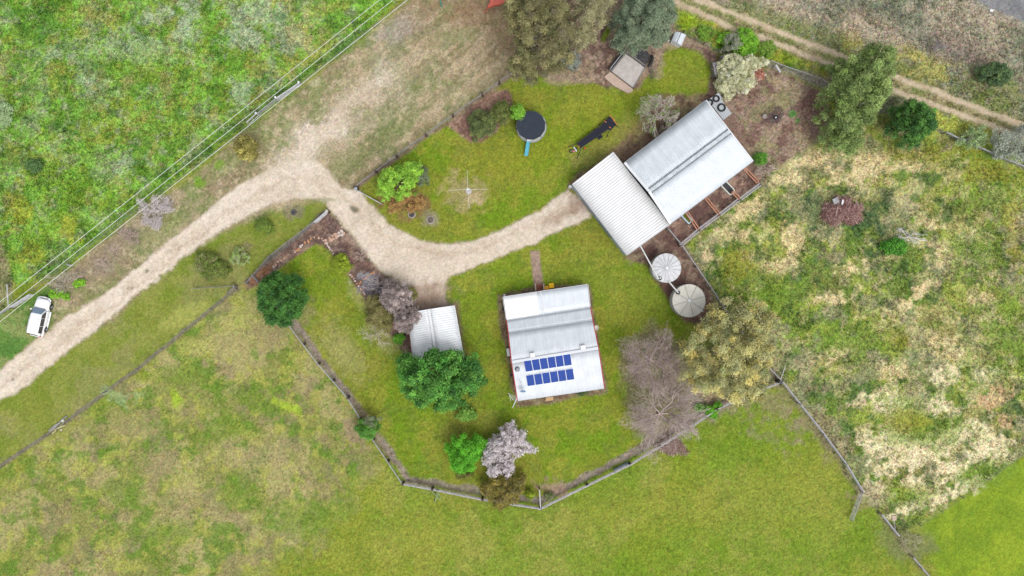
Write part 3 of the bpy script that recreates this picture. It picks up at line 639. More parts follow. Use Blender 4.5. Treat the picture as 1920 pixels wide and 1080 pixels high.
tree('low_shrub','light green sparse shrub beneath the lower right of the big carport tree','shrub',874,778,18,14,1.6,[(96,150,56),(120,166,70)],leaf=0.16,dens=0.8)
tree('lime_tree','brightest lime green small tree beside the pale blossom tree','tree',868,852,31,40,4.2,[(70,158,26),(92,182,44),(52,134,26)],leaf=0.18,z0=0.8,csize=0.4,extra=((898,836,14,18,3.2),),var=0.3,dens=0.9)
bare('blossom_tree','pale pinkish white blossoming tree, the larger one nearer the house','blossom tree',955,828,34,34,4.2,(170,158,156),limbs=7,levels=4,kids=4,rad=0.07,petals=([(218,210,212),(200,192,194),(178,170,170)],2300,0.15),seed=3,spread=0.6)
bare('blossom_tree','pale pinkish white blossoming tree, the smaller one touching the golden bush','blossom tree',934,872,28,27,3.8,(168,156,154),limbs=7,levels=4,kids=4,rad=0.06,petals=([(216,208,210),(198,190,192),(176,168,168)],1700,0.15),spread=0.6)
tree('golden_bush','wide golden olive bush growing over the lower yard fence','bush',944,921,40,33,3.4,[(128,118,48),(150,136,62),(96,96,46),(112,100,66)],leaf=0.17,z0=0.3,csize=0.38,var=0.3)
tree('round_shrub','small yellow green round shrub by the fence corner next to the golden bush','shrub',993,928,10,9,1.5,[(130,150,30),(88,110,30)],leaf=0.14,z0=0.1,csize=0.28)
tree('small_tree','small green tree with a thin grey top standing on the left yard fence line','tree',690,805,24,20,3.6,[(84,146,50),(64,120,46)],leaf=0.17,z0=0.8,csize=0.36,dens=0.75)
tree('grey_shrub','grey green wispy shrub mixed into the tree on the left yard fence','shrub',696,790,14,12,3.8,[(128,142,104),(110,124,92)],leaf=0.14,z0=1.2,csize=0.3,dens=0.5)
tree('clipped_shrub','clipped ball shaped yellow green shrub in the long garden bed','shrub',640,495,20,19,1.9,[(128,150,30),(104,128,28),(146,166,48)],leaf=0.15,z0=0.1,csize=0.32,var=0.25,amp=0.3)
tree('plum_tree','pinkish brown budding tree at the top left corner of the carport roof','tree',742,556,30,34,4.4,[(164,148,144),(134,120,116),(186,172,168),(114,102,96)],leaf=0.15,z0=0.8,csize=0.36,dens=0.9,extra=((758,600,20,26,4.0),(775,592,14,14,3.8)),var=0.3)
tree('olive_bush','dull olive bush below the pinkish tree, left of the carport','bush',712,590,27,30,2.8,[(122,118,66),(104,104,56),(140,132,88)],leaf=0.15,z0=0.2,csize=0.36,extra=((699,566,12,12,2.6),),var=0.25)
tree('olive_bush','small olive bush between the pinkish tree and the gravel drive','bush',771,553,10,16,2.4,[(126,122,70),(108,108,58)],leaf=0.15,z0=0.2,csize=0.3)
tree('green_shrub','little vivid green shrub tucked against the left wall of the carport','shrub',748,636,11,10,1.2,[(92,160,40),(74,136,36)],leaf=0.15,csize=0.26)
bare('bare_shrub','grey leafless shrub sprawling at the lower edge of the olive bush','shrub',704,626,30,22,1.4,(168,158,144),limbs=7,levels=3,kids=4,rad=0.025)
bare('bare_shrub','grey leafless shrub in the middle of the long garden bed','shrub',676,478,12,14,1.0,(160,142,134),limbs=7,levels=3,kids=3,rad=0.02)
bare('bare_shrub','grey leafless shrub in the bed beside the pinkish tree, over dark soil','shrub',708,538,24,20,1.3,(150,140,138),limbs=7,levels=3,kids=4,rad=0.025)
tree('leafy_tree','lime leaved multi stemmed tree over a rusty brown ring on the upper lawn','tree',748,340,38,30,4.2,[(124,178,52),(146,192,70),(96,150,44)],leaf=0.2,z0=1.4,csize=0.36,dens=0.55,extra=((774,318,18,18,4.2),(722,352,16,26,3.6)),var=0.25)
bare('dry_bush','rusty brown dry bush at the foot of the lime leaved lawn tree','bush',762,378,30,22,1.0,(164,118,82),limbs=8,levels=4,kids=3,rad=0.03,petals=([(170,124,84),(146,106,76),(168,150,72)],1100,0.14))
tree('grey_shrub','grey green shrub at the right edge of the lime leaved lawn tree','shrub',792,330,12,20,1.8,[(116,126,98),(92,112,70)],leaf=0.14,z0=0.2,csize=0.28,dens=0.8)
tree('dark_bush','dark olive bush, the left one of the pair in the mulch bed by the trampoline','bush',905,228,26,26,2.4,[(92,108,62),(112,124,66),(74,92,58)],leaf=0.16,z0=0.2,csize=0.34,extra=((895,245,16,14,2.0),),var=0.3,dens=0.9)
tree('dark_bush','dark olive bush, the right one of the pair in the mulch bed by the trampoline','bush',938,210,24,22,2.4,[(84,104,50),(104,120,52),(120,120,70)],leaf=0.16,z0=0.2,csize=0.34,var=0.3,dens=0.9)
tree('lime_shrub','lime green round shrub touching the upper left edge of the trampoline','shrub',971,210,15,15,3.2,[(108,166,48),(128,184,60),(84,140,40)],leaf=0.17,z0=0.4,csize=0.3)
tree('gum_tree','largest grey olive gum tree at the top edge, above the fence end','tree',1012,50,64,82,12,[(124,122,78),(144,138,92),(96,100,62),(112,106,82)],leaf=0.2,z0=3,csize=0.66,extra=((985,110,34,26,9),(1050,95,26,30,9),(1000,20,60,40,12.5)),var=0.34,dens=0.6,bark=BARKG)
tree('gum_tree','paler grey olive gum at the top edge, left of the blue green tree','tree',1100,28,44,44,10,[(152,148,110),(132,130,92),(116,114,84)],leaf=0.19,z0=3,csize=0.56,extra=((1085,72,34,22,8),(1120,-10,40,26,10)),var=0.32,dens=0.4,bark=BARKG)
tree('blue_green_tree','dark blue green soft leaved tree at the top edge above the white kennel','tree',1212,22,58,56,9,[(108,126,100),(86,108,84),(132,146,118)],leaf=0.17,z0=1.5,csize=0.55,extra=((1235,55,28,22,6),(1185,60,30,22,6.5)),var=0.25)
tree('grey_bush','blue grey low bush on the bark chips below the big gum tree','bush',1069,112,20,18,1.3,[(128,138,128),(106,118,104),(150,158,150)],leaf=0.14,z0=0.1,csize=0.28,dens=0.7)
bare('bare_shrub','pale grey leafless shrub below the blue green tree','shrub',1196,78,26,14,1.4,(156,148,140),limbs=7,levels=3,kids=4,rad=0.03)
tree('flowering_bush','cream white flowering bush arching over the little grey timber shed','flowering bush',1380,138,34,44,3.0,[(222,222,196),(200,202,164),(140,148,84),(186,184,150)],rot=-25,leaf=0.13,z0=0.3,csize=0.26,extra=((1412,116,22,14,2.6),(1364,165,18,20,2.2),(1432,112,14,8,2.0)),var=0.32,dens=0.8)
tree('green_bush','vivid green bush directly above the cream flowering bush','bush',1398,82,26,30,2.2,[(100,164,36),(78,140,34),(124,180,52)],leaf=0.18,z0=0.2,csize=0.36,extra=((1365,72,16,12,1.6),),var=0.2)
tree('grey_bush','blue grey bush on the left side of the vivid green bush','bush',1376,78,20,18,2.6,[(124,132,110),(142,148,126)],leaf=0.14,z0=0.3,csize=0.3,dens=0.7)
tree('green_bush','low mixed green bush along the upper fence, right of the vivid green bush','bush',1438,92,20,16,1.4,[(94,142,46),(124,154,62)],leaf=0.17,z0=0.1,csize=0.32,dens=0.7)
tree('green_bush','low bright green bush by the wheel track, left of the vivid green bush','bush',1325,60,16,14,1.0,[(86,136,46),(120,160,50)],leaf=0.17,z0=0.1,csize=0.3,dens=0.7)
tree('willow_tree','tall light green willow like tree between the wheel track and the brown yard','tree',1615,168,57,72,9,[(120,148,76),(98,128,62),(146,168,98),(92,112,70)],leaf=0.2,z0=1.2,csize=0.55,extra=((1600,250,34,34,6),(1640,130,40,50,9),(1590,215,30,30,7)),var=0.26,dens=0.95)
tree('evergreen_tree','dark glossy green rounded tree just right of the willow like tree','tree',1720,228,43,45,6.5,[(58,108,46),(40,84,44),(86,144,56)],leaf=0.2,z0=0.6,csize=0.46,var=0.28,seed=44)
tree('grey_green_bush','grey green leaning bush alone in the rough grass below the asphalt road','bush',1872,136,30,22,2.8,[(78,108,66),(60,88,60),(98,126,76)],rot=20,leaf=0.17,z0=0.2,csize=0.36,var=0.22)
bare('bare_tree','grey leafless tree at the right edge above the leaning fence','tree',1905,262,38,34,5,(146,150,142),limbs=8,levels=5,kids=3,rad=0.06,petals=([(142,152,136),(160,168,152)],1400,0.14))
bare('bare_shrub','faint grey green leafless shrub between the dark tree and the right edge','shrub',1828,256,26,20,2.6,(152,164,150),limbs=8,levels=4,kids=3,rad=0.04,petals=([(140,166,120),(128,156,84)],700,0.13))
bare('dead_shrub','small brown dead shrub in the grass below the dark glossy tree','shrub',1776,277,9,8,0.8,(150,132,120),limbs=6,levels=3,kids=3,rad=0.02)
tree('eucalypt','huge loose yellow and grey green eucalypt covering the fence below the round tanks','tree',1372,668,92,88,10,[(184,178,126),(164,166,116),(142,150,102),(212,190,100),(108,116,80)],leaf=0.19,z0=3,csize=0.6,extra=((1420,600,44,40,8),(1320,690,34,40,8),(1400,730,44,22,7),(1350,600,34,26,7)),var=0.42,dens=0.5,bark=BARKG)
def_b=bare('bare_tree','large grey brown leafless tree, the upper of the two beside the eucalypt','tree',1225,678,54,58,7.5,(152,136,134),limbs=9,levels=5,kids=4,rad=0.08,spread=0.5,thin=0.34,petals=([(128,124,80)],350,0.12))
bare('bare_tree','large grey brown leafless tree, the lower of the two, reaching the yard fence','tree',1245,782,74,60,7,(156,142,138),limbs=9,levels=5,kids=4,rad=0.11,spread=0.5,thin=0.25)
bare('bare_tree','twisted pale grey leafless tree leaning on the upper edge of the barn roof','tree',1236,214,40,36,5.2,(164,152,148),limbs=8,levels=5,kids=3,rad=0.06,petals=([(96,136,52)],260,0.14),spread=0.6)
bare('bare_shrub','tangled grey shrub along the barn wall below the twisted leafless tree','shrub',1262,250,16,28,2.2,(150,136,132),limbs=7,levels=4,kids=3,rad=0.03,rot=-35)
tree('golden_shrub','single round golden shrub between the road fence and the wide gravel bend','shrub',460,276,23,24,2.6,[(150,142,72),(118,112,50),(176,168,96),(78,76,36)],leaf=0.17,z0=0.2,csize=0.36,var=0.45,amp=0.35,dens=1.1)
bare('bare_shrub','large silver grey leafless shrub under the wires beside the long drive','shrub',289,396,32,28,1.8,(172,162,162),limbs=9,levels=4,kids=4,rad=0.03)
bare('bare_shrub','brown grey leafless shrub just below the large silver grey one under the wires','shrub',243,443,18,16,1.3,(146,128,122),limbs=8,levels=4,kids=3,rad=0.03)
bare('bare_shrub','small grey leafless shrub, second below the large silver one under the wires','shrub',214,468,12,10,1.0,(156,140,132),limbs=6,levels=3,kids=3,rad=0.02)
bare('bare_shrub','small pinkish leafless shrub alone on the verge halfway to the car','shrub',191,491,11,9,0.9,(164,148,138),limbs=7,levels=3,kids=3,rad=0.02)
bare('bare_shrub','grey leafless shrub with lime shoots, above the front of the white car','shrub',116,528,26,22,1.8,(150,142,128),limbs=8,levels=4,kids=3,rad=0.03)
tree('lime_weed','lime green leafy weed just above and right of the white car bonnet','shrub',103,550,12,10,0.8,[(122,178,40),(100,160,40)],leaf=0.17,z0=0.05,csize=0.26,extra=((122,556,9,6,0.6),))
tree('lime_weed','lime green leafy weed on the verge a little further from the white car','shrub',147,532,12,8,0.7,[(124,182,42),(102,164,40)],rot=-15,leaf=0.17,z0=0.05,csize=0.26)
tree('verge_bush','olive green bush, the largest on the grass strip below the gravel drive','bush',388,498,25,26,2.2,[(92,116,44),(112,132,54),(126,128,84)],leaf=0.16,z0=0.1,csize=0.34,var=0.28,extra=((408,506,16,14,1.6),))
tree('thin_bush','sparse pale green bush between the olive bush and the start of the garden bed','bush',450,482,20,18,1.2,[(146,166,98),(120,156,70),(150,152,122)],leaf=0.14,z0=0.05,csize=0.26,dens=0.5)
bare('bare_shrub','thin brown leafless shrub above the sparse pale bush on the grass strip','shrub',461,463,12,8,0.9,(142,128,110),limbs=6,levels=3,kids=3,rad=0.02)
tree('verge_shrub','small dark green shrub on the grass strip nearest the drive bend','shrub',491,421,15,14,1.5,[(98,128,46),(120,144,58),(84,108,48)],leaf=0.15,z0=0.05,csize=0.28,dens=0.85,extra=((503,428,8,10,1.0),))
tree('dark_weed','dark blue green weed clump in the paddock above the overhead wires','weed',61,310,16,14,0.9,[(88,124,66),(72,108,62)],leaf=0.15,z0=0.05,csize=0.28)
tree('pale_weed','pale grey green weed clump at the left edge of the paddock','weed',4,214,17,23,0.9,[(152,178,130),(134,162,112)],leaf=0.15,z0=0.05,csize=0.28)
tree('green_shrub','deep green leafy shrub in the straw coloured paddock, below the brush pile','shrub',1680,462,24,17,1.4,[(60,136,36),(44,112,36),(86,158,48)],rot=10,leaf=0.19,z0=0.1,csize=0.34)
bare('dead_branches','bleached grey dead branches lying over the deep green paddock shrub','dead branches',1705,444,28,12,1.0,(196,186,178),limbs=6,levels=4,kids=3,rad=0.035,rot=8)
tree('lime_shrub','bright lime creeper climbing the yard fence between the bare tree and the eucalypt','creeper',1332,770,14,10,1.3,[(88,162,32),(70,144,30)],leaf=0.17,z0=0.1,csize=0.26,extra=((1312,765,10,6,1.0),(1346,762,8,8,1.3),(1340,780,8,5,0.9)))
tree('green_bush','small vivid green bush off the right hand corner of the barn','bush',1428,297,11,14,1.4,[(82,146,44),(66,126,40)],leaf=0.17,z0=0.1,csize=0.28,dens=0.8)
bare('bare_shrub','grey leafless shrub below the vivid bush at the barn corner','shrub',1436,314,20,16,1.2,(158,144,132),limbs=7,levels=4,kids=3,rad=0.025)
tree('hanging_plant','narrow bright yellow green plant on the bark under the gum trees','plant',1136,64,5,13,1.0,[(120,140,40),(96,120,36)],rot=28,leaf=0.14,z0=0.05,csize=0.22)
bare('bare_shrub','flattened grey brown shrub in the gap of the lower right fence','shrub',1702,1015,26,18,1.2,(142,136,112),limbs=8,levels=4,kids=3,rad=0.02)
bare('dead_shrub','dark dead shrub in the rough grass near the asphalt road','shrub',1760,85,14,12,1.0,(122,116,120),limbs=7,levels=3,kids=3,rad=0.02)
tree('garden_shrub','low dark shrub against the lower wall of the house','shrub',1092,737,12,5,0.7,[(74,100,50),(96,112,70)],leaf=0.12,z0=0.05,csize=0.2,rot=-8)
tree('garden_shrub','low grey green plant in the fence corner beyond the bare rail','shrub',1030,930,9,7,0.8,[(96,116,62),(120,124,90)],leaf=0.12,z0=0.05,csize=0.22,dens=0.7)
tree('garden_shrub','small brown green shrub just below the lime green tree','shrub',868,892,16,8,1.0,[(92,104,44),(120,116,60)],leaf=0.13,z0=0.05,csize=0.24,dens=0.7)
# brush piles
def brush(label,px,py,rx,ry,h,col,n,log=None):
    b=W(px,py); root=thing('brush_pile',label,'brush pile',(b.x,b.y,0))
    th=rng.uniform(0,6.28,n); q=np.sqrt(rng.random(n)); x=b.x+q*np.cos(th)*rx/S; y=b.y+q*np.sin(th)*ry/S
    z=h*np.sqrt(np.clip(1-q*q,0,1))*rng.uniform(0.4,1,n)+0.05
    f=shape_fn(int(px)+5)(th); x=b.x+(x-b.x)*f**1.7; y=b.y+(y-b.y)*f**1.7; a=rng.normal(0,1,(n,3))*np.array([1,1,0.35]); a/=np.linalg.norm(a,axis=1,keepdims=True); L=rng.uniform(0.2,0.7,n)[:,None]
    c=np.stack([x,y,z],1); P0=c-a*L; P1=c+a*L; P0[:,2]=np.maximum(P0[:,2],0.02); P1[:,2]=np.maximum(P1[:,2],0.02)
    V,F=seg_mesh(P0,P1,rng.uniform(0.012,0.035,n),rng.uniform(0.008,0.02,n)); cc=np.array([C(*k) for k in col])
    t=np.repeat(cc[rng.integers(0,len(cc),n)]*rng.uniform(0.9,2.0,(n,1)),6,0); np_mesh('branches',V,F,LEAFD,root,tint=t)
    return root
bp=brush('heap of reddish brown cut branches in the straw coloured paddock',1578,397,30,24,1.3,[(158,116,110),(176,140,134),(126,88,84),(184,156,146)],2600)
MB().tube([W(1567,405,1.0),W(1571,388,1.35)],[0.11,0.08],7).build('log',mat('grey_log',C(196,170,160),0.9),bp)
brush('pile of dead sticks against the yard fence under the lower bare tree',1258,836,20,15,0.6,[(160,126,112),(140,110,100),(190,170,160)],900)
# ------------------------------------------------------------- roofs and buildings
def ray_plane(px,py,p0,n):
    c=Vector((0,0,H)); g=W(px,py,0)-c; t=(Vector(p0)-c).dot(n)/g.dot(n); return c+g*t
def roof_sheet(name,material,parent,a,b,c,d,rib=0.3,amp=0.03,ribs_ab=True,thick=0.03,prof='trap'):
    """quad a-b-c-d (world points); ribs repeat along a->b and run from a to d"""
    a,b,c,d=[np.array(v) for v in (a,b,c,d)]
    Lu=np.linalg.norm(b-a); Lv=np.linalg.norm(d-a); n=np.cross(b-a,d-a); n/=np.linalg.norm(n)
    if n[2]<0: n=-n
    nr=max(1,int(round(Lu/rib))); us=[];hs=[]
    for i in range(nr):
        for f,hh in ((0,1),(0.14,1),(0.24,0),(0.86,0)) if prof=='trap' else ((0,1),(0.25,.5),(0.5,0),(0.75,.5)):
            us.append((i+f)/nr);hs.append(hh)
    us.append(1.0);hs.append(1.0); us=np.array(us);hs=np.array(hs)*amp
    vs=np.linspace(0,1,5); Vt=[];UV=[]
    for v in vs:
        for u,h in zip(us,hs):
            p=(a*(1-u)+b*u)*(1-v)+(d*(1-u)+c*u)*v+n*h; Vt.append(p); UV.append((u*nr*rib,v*Lv))
    m=len(us); F=[(j*m+i,j*m+i+1,(j+1)*m+i+1,(j+1)*m+i) for j in range(4) for i in range(m-1)]
    Vt=np.array(Vt); k=len(Vt)
    Vb=Vt-n*thick; 
    F2=[f[::-1] for f in F]; F2=[tuple(i+k for i in f) for f in F2]
    rim=[(i,i+1) for i in range(m-1)]+[(m-1+j*m,m-1+(j+1)*m) for j in range(4)]+[(4*m+i+1,4*m+i) for i in range(m-1)][::-1]+[((j+1)*m,j*m) for j in range(4)]
    F3=[(q,p,p+k,q+k) for p,q in rim]
    UV=np.array(UV+UV)
    return np_mesh(name,np.concatenate([Vt,Vb]),np.array(F+F2+F3),material,parent,uv=UV)
WHITE=mat('white_paint',C(238,240,242),0.5,0.08,3); CREAM=mat('cream_paint',C(224,222,208),0.6,0.1,3)
RED=mat('red_trim',C(206,62,70),0.6,0.15,3); GALV=mat('galvanised',C(176,182,188),0.45,0.2,3,0,0.3)
BLACK=mat('black_rubber',(0.02,0.02,0.022),0.7,0.2,5); DARK=mat('dark_metal',(0.035,0.035,0.04),0.6,0.2,4)
TIMB=mat('grey_timber',C(150,144,140),0.9,0.3,5,0.4,stretch=(1,1,1)); DTIMB=mat('dark_timber',C(96,80,74),0.9,0.3,5,0.4)
REDT=mat('pink_timber',C(206,146,116),0.85,0.25,5,0.3); BRICK=mat('red_brick',C(176,112,92),0.9,0.3,8,0.3)
CONC=mat('concrete',C(202,194,188),0.9,0.14,2.2,0.3); PCONC=mat('pink_concrete',C(206,182,164),0.9,0.14,3,0.3)
GLASS=mat('window_glass',(0.03,0.04,0.05),0.08,0.05,2,spec=0.8); PVC=mat('white_pvc',C(232,232,230),0.4,0.05,3)
def walls(name,pts,ztops,material,parent,inset=0.0):
    c=sum((Vector(p) for p in pts),Vector())/len(pts)
    P=[Vector(p)+(c-Vector(p)).normalized()*inset for p in pts]; n=len(P)
    m=MB(); v=[(p.x,p.y,0) for p in P]+[(p.x,p.y,z) for p,z in zip(P,ztops)]
    m.poly(v,[(i,(i+1)%n,n+(i+1)%n,n+i) for i in range(n)]+[tuple(range(n,2*n))])
    return m.build(name,material,parent)
def strip(name,material,parent,a,b,w,h,dz=0.0):
    return MB().bar(Vector(a)+Vector((0,0,dz)),Vector(b)+Vector((0,0,dz)),w,h).build(name,material,parent)
# ---- house
def hc(x,y,z): return W(920+x/4,500+y/4,z)
ZR=[2.5,2.75,3.2,3.95,2.95]
LX=[(95,228),(122,402),(135,492),(160,715),(205,1005)]; RX=[(725,135),(745,305),(762,400),(805,610),(850,912)]
Lp=[hc(*p,z) for p,z in zip(LX,ZR)]; Rp=[hc(*p,z) for p,z in zip(RX,ZR)]
cen=(Lp[0]+Rp[0]+Lp[4]+Rp[4])/4
house=thing('house','red walled house with a long pale metal roof carrying blue solar panels','house',(cen.x,cen.y,0))
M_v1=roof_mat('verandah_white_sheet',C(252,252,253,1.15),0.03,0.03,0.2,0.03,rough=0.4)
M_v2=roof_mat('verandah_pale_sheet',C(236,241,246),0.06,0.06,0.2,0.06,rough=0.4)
M_r1=roof_mat('mid_shaded_sheet',C(220,226,231),0.10,0.10,0.19,0.10,rough=0.5)  # house slopes: light and shade of each pitch put into the weathered sheet tones
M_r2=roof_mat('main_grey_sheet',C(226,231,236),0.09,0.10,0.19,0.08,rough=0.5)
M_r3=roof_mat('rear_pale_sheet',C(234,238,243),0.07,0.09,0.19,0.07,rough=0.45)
def lerp(a,b,t): return a+(b-a)*t
def front(t,row): # along the row from left to right
    return lerp(Lp[row],Rp[row],t)
t1=(345-95)/(725-95); t2=(374-95)/630
# slight lap: each upper sheet stands proud
roof_sheet('verandah_roof',M_v1,house,front(0,0),front(t1,0),front(t1,1),front(0,1),0.2,0.012)
roof_sheet('verandah_roof',M_v2,house,front(t1,0)+Vector((0,0,.012)),front(1,0)+Vector((0,0,.012)),front(1,1)+Vector((0,0,.012)),front(t1,1)+Vector((0,0,.012)),0.2,0.012)
u3=Vector((0,0,0.04))
roof_sheet('roof',M_r1,house,Lp[1]+u3,Rp[1]+u3,Rp[2]+u3,Lp[2]+u3,0.19,0.018)
roof_sheet('roof',M_r2,house,Lp[2]+u3*1.5,Rp[2]+u3*1.5,Rp[3]+u3*1.5,Lp[3]+u3*1.5,0.19,0.018)
roof_sheet('roof',M_r3,house,Lp[3]+u3*1.5,Rp[3]+u3*1.5,Rp[4]+u3*1.5,Lp[4]+u3*1.5,0.19,0.018)
strip('ridge_cap',M_r3,house,Lp[3],Rp[3],0.34,0.03,0.115)
strip('flashing',WHITE,house,front(t2,0),front((372-95)/630+0.002,1),0.12,0.04,0.05)
strip('flashing',M_r1,house,Lp[1],Rp[1],0.07,0.02,0.06); strip('flashing',M_r1,house,Lp[2],Rp[2],0.07,0.02,0.085)
strip('gutter',WHITE,house,Lp[0],Rp[0],0.13,0.12,-0.08); strip('gutter',GALV,house,Lp[4],Rp[4],0.13,0.12,-0.08)
for side,P in (('L',Lp),('R',Rp)):
    s=(P[0]-( Rp[0] if side=='L' else Lp[0])).normalized()*0.07
    for i in range(1,4): strip('fascia',RED,house,P[i]+s,P[i+1]+s,0.07,0.22,-0.02)
    strip('fascia',WHITE,house,P[0]+s,P[1]+s,0.05,0.16,-0.02)
# walls under the main roof, verandah posts in front
ins=[]; zt=[]
order=[Lp[1],Lp[2],Lp[3],Lp[4],Rp[4],Rp[3],Rp[2],Rp[1]]
dx=(Rp[0]-Lp[0]).normalized()*0.28; dy=(Lp[0]-Lp[4]).normalized()*0.3
adj=[dx,dx,dx,dx+dy,-dx+dy,-dx,-dx,-dx]
P=[o+a for o,a in zip(order,adj)]; n=8
m=MB(); m.poly([(p.x,p.y,0) for p in P]+[(p.x,p.y,p.z-0.07) for p in P],[(i,(i+1)%n,n+(i+1)%n,n+i) for i in range(n)])
WALLR=mat('red_weatherboard',C(188,70,70),0.8,0.15,3); wl=m.build('wall',WALLR,house)
for i in range(4):
    p=front(0.02+0.32*i,0)-dy*0.5; MB().box((p.x,p.y,1.2),(0.1,0.1,2.4),0.15).build('verandah_post',WHITE,house)
rz=math.atan2((Rp[0]-Lp[0]).y,(Rp[0]-Lp[0]).x)
MB().box((front(.5,0).x*.5+front(.5,1).x*.5,front(.5,0).y*.5+front(.5,1).y*.5,0.25),(9.6,2.4,0.5),rz).build('verandah_floor',TIMB,house)
def opening(p,sz,nm,rzz,mt,frm=True):
    o=MB().box(p,sz,rzz).build(nm,mt,house)
    if frm: MB().box((p[0],p[1],p[2]-sz[2]/2-0.05),(sz[0]+0.2,0.14,0.06),rzz).build('sill',WHITE,o)
for t in (0.2,0.75): q=front(t,1); opening((q.x,q.y,1.7),(1.4,0.08,1.1),'window',rz,GLASS)
q=front(0.5,1); opening((q.x,q.y,1.45),(0.9,0.1,2.0),'door',rz,WHITE,False)
for t in (0.25,0.7): q=lerp(Lp[4]+dy,Rp[4]+dy,t); opening((q.x,q.y,1.7),(1.3,0.08,1.0),'window',rz,GLASS)
for t in (0.3,0.7):
    for P_,s in ((Lp,1),(Rp,-1)):
        q=lerp(P_[1],P_[4],t)+dx*s; opening((q.x,q.y,1.7),(1.2,0.08,1.0),'window',rz+math.pi/2,GLASS)
# solar panels
nn=(Rp[3]-Lp[3]).cross(Lp[4]-Lp[3]).normalized(); nn=nn if nn.z>0 else -nn
p0=Lp[3]+nn*0.17
def solar_mat():
    m,nt,b=new_mat('solar_cells'); uv=nt.nodes.new('ShaderNodeUVMap')
    br=nt.nodes.new('ShaderNodeTexBrick'); br.offset=0; br.inputs['Color1'].default_value=(*C(28,60,142),1); br.inputs['Color2'].default_value=(*C(38,74,164),1); br.inputs['Mortar'].default_value=(*C(90,116,176),1)
    br.inputs['Scale'].default_value=1; br.inputs['Brick Width'].default_value=0.1667; br.inputs['Row Height'].default_value=0.1; br.inputs['Mortar Size'].default_value=0.006
    nt.links.new(uv.outputs[0],br.inputs['Vector']); nt.links.new(br.outputs[0],b.inputs['Base Color']); b.inputs['Roughness'].default_value=0.5; b.inputs['Specular IOR Level'].default_value=0.08
    return m
SOLAR=solar_mat(); FRAME=mat('aluminium',C(228,234,240),0.35,0.05,3,metal=0.2)
def solar(row):
    (tl,tr,bl,br_)=row
    T0,T1,B0,B1=[ray_plane(920+x/4,500+y/4,p0,nn) for x,y in (tl,tr,bl,br_)]
    for i in range(6):
        a=lerp(T0,T1,i/6+0.004);b=lerp(T0,T1,(i+1)/6-0.004);c=lerp(B0,B1,(i+1)/6-0.004);d=lerp(B0,B1,i/6+0.004)
        ce=(a+b+c+d)/4
        def q(p,k,h): return ce+(p-ce)*k+nn*h
        m=MB(); m.poly([q(p,1.0,-0.035) for p in (a,b,c,d)]+[q(p,1.0,0) for p in (a,b,c,d)],[(3,2,1,0),(4,5,6,7),(0,1,5,4),(1,2,6,5),(2,3,7,6),(3,0,4,7)])
        pan=m.build('solar_panel',FRAME,house)
        V=np.array([q(p,1,0.004)+(ce-p).normalized()*0.035 for p in (d,c,b,a)])
        np_mesh('solar_cells',V,np.array([[0,1,2,3]]),SOLAR,pan,uv=np.array([(0,0),(1,0),(1,1),(0,1)]))
    for k in (0.2,0.8): strip('panel_rail',GALV,house,lerp(T0,B0,k)-nn*0.05,lerp(T1,B1,k)-nn*0.05,0.05,0.05)
solar([(245,708),(600,652),(262,790),(611,738)]); solar([(263,816),(618,762),(276,898),(631,846)])
def on_roof(x,y,h=0.1): return ray_plane(920+x/4,500+y/4,Lp[3]+Vector((0,0,h)),nn)
nf=(Rp[3]-Lp[3]).cross(Lp[2]-Lp[3]).normalized(); nf=nf if nf.z>0 else -nf
def on_front(x,y,h=0.1): return ray_plane(920+x/4,500+y/4,Lp[3]+Vector((0,0,h)),nf)
for x,y in ((314,662),(692,605)):
    p=on_front(x,y,0.2); o=MB().box(p,(0.52,0.42,0.3),rz).build('roof_vent',WHITE,house,bevel=0.03)
    MB().box(p+Vector((0,0,0.17)),(0.6,0.5,0.04),rz).build('cover',WHITE,o)
p=on_roof(200,768,0.05); v=MB().lathe(p,[(0.1,0),(0.1,0.15),(0.2,0.2),(0.24,0.32),(0.15,0.42),(0.0,0.45)],16).build('chimney_cowl',GALV,house,smooth=True); MB().torus(p+Vector((0,0,0.2)),0.26,0.03).build('rim',DARK,v)
p=on_roof(240,925,0.0); MB().tube([p,p+Vector((0,0,0.9))],0.025).build('dish_mast',GALV,house)
DISH=mat('blue_grey_dish',C(120,150,178),0.5,0.1,3)
R_=Matrix.Rotation(math.radians(62),3,'X'); m=MB(); 
m.lathe((0,0,0),[(0.0,-0.08),(0.15,-0.06),(0.3,0.0),(0.36,0.05)],20); m.v=[tuple(p+Vector((0,0,0.95))+R_@Vector(v)) for v in m.v]; m.build('satellite_dish',DISH,house,smooth=True)
p=on_roof(225,862,0.0); a=MB(); a.tube([p,p+Vector((0,0,1.3))],0.02); a.tube([p+Vector((-.25,.5,1.3)),p+Vector((0.15,-.5,1.3))],0.015)
for k in range(5): c=p+Vector((-.25+.1*k,.5-.25*k,1.3)); a.tube([c+Vector((-.28,-.1,0)),c+Vector((.28,.1,0))],0.01)
a.build('antenna',GALV,house)
dp=hc(793,458,1.8); m=MB().lathe((dp.x,dp.y,1.8),[(0.0,0.0),(0.25,0.04),(0.3,0.1)],20); m.tube([(dp.x,dp.y,1.8),(dp.x-0.35,dp.y,1.6)],0.03); m.build('wall_dish',CREAM,house,smooth=True)
c=hc(132,643,1.0); ac=MB().box((c.x,c.y,0.55),(0.38,0.95,0.9),rz).build('air_conditioner',WHITE,house,bevel=0.03); MB().torus((c.x-0.2,c.y,0.6),0.28,0.02,M=Matrix.Rotation(math.pi/2,3,'Y')).build('fan_guard',DARK,ac)
c=hc(157,700,1.0); MB().box((c.x,c.y,1.3),(0.22,0.55,0.5),rz).build('meter_box',WHITE,house,bevel=0.02)
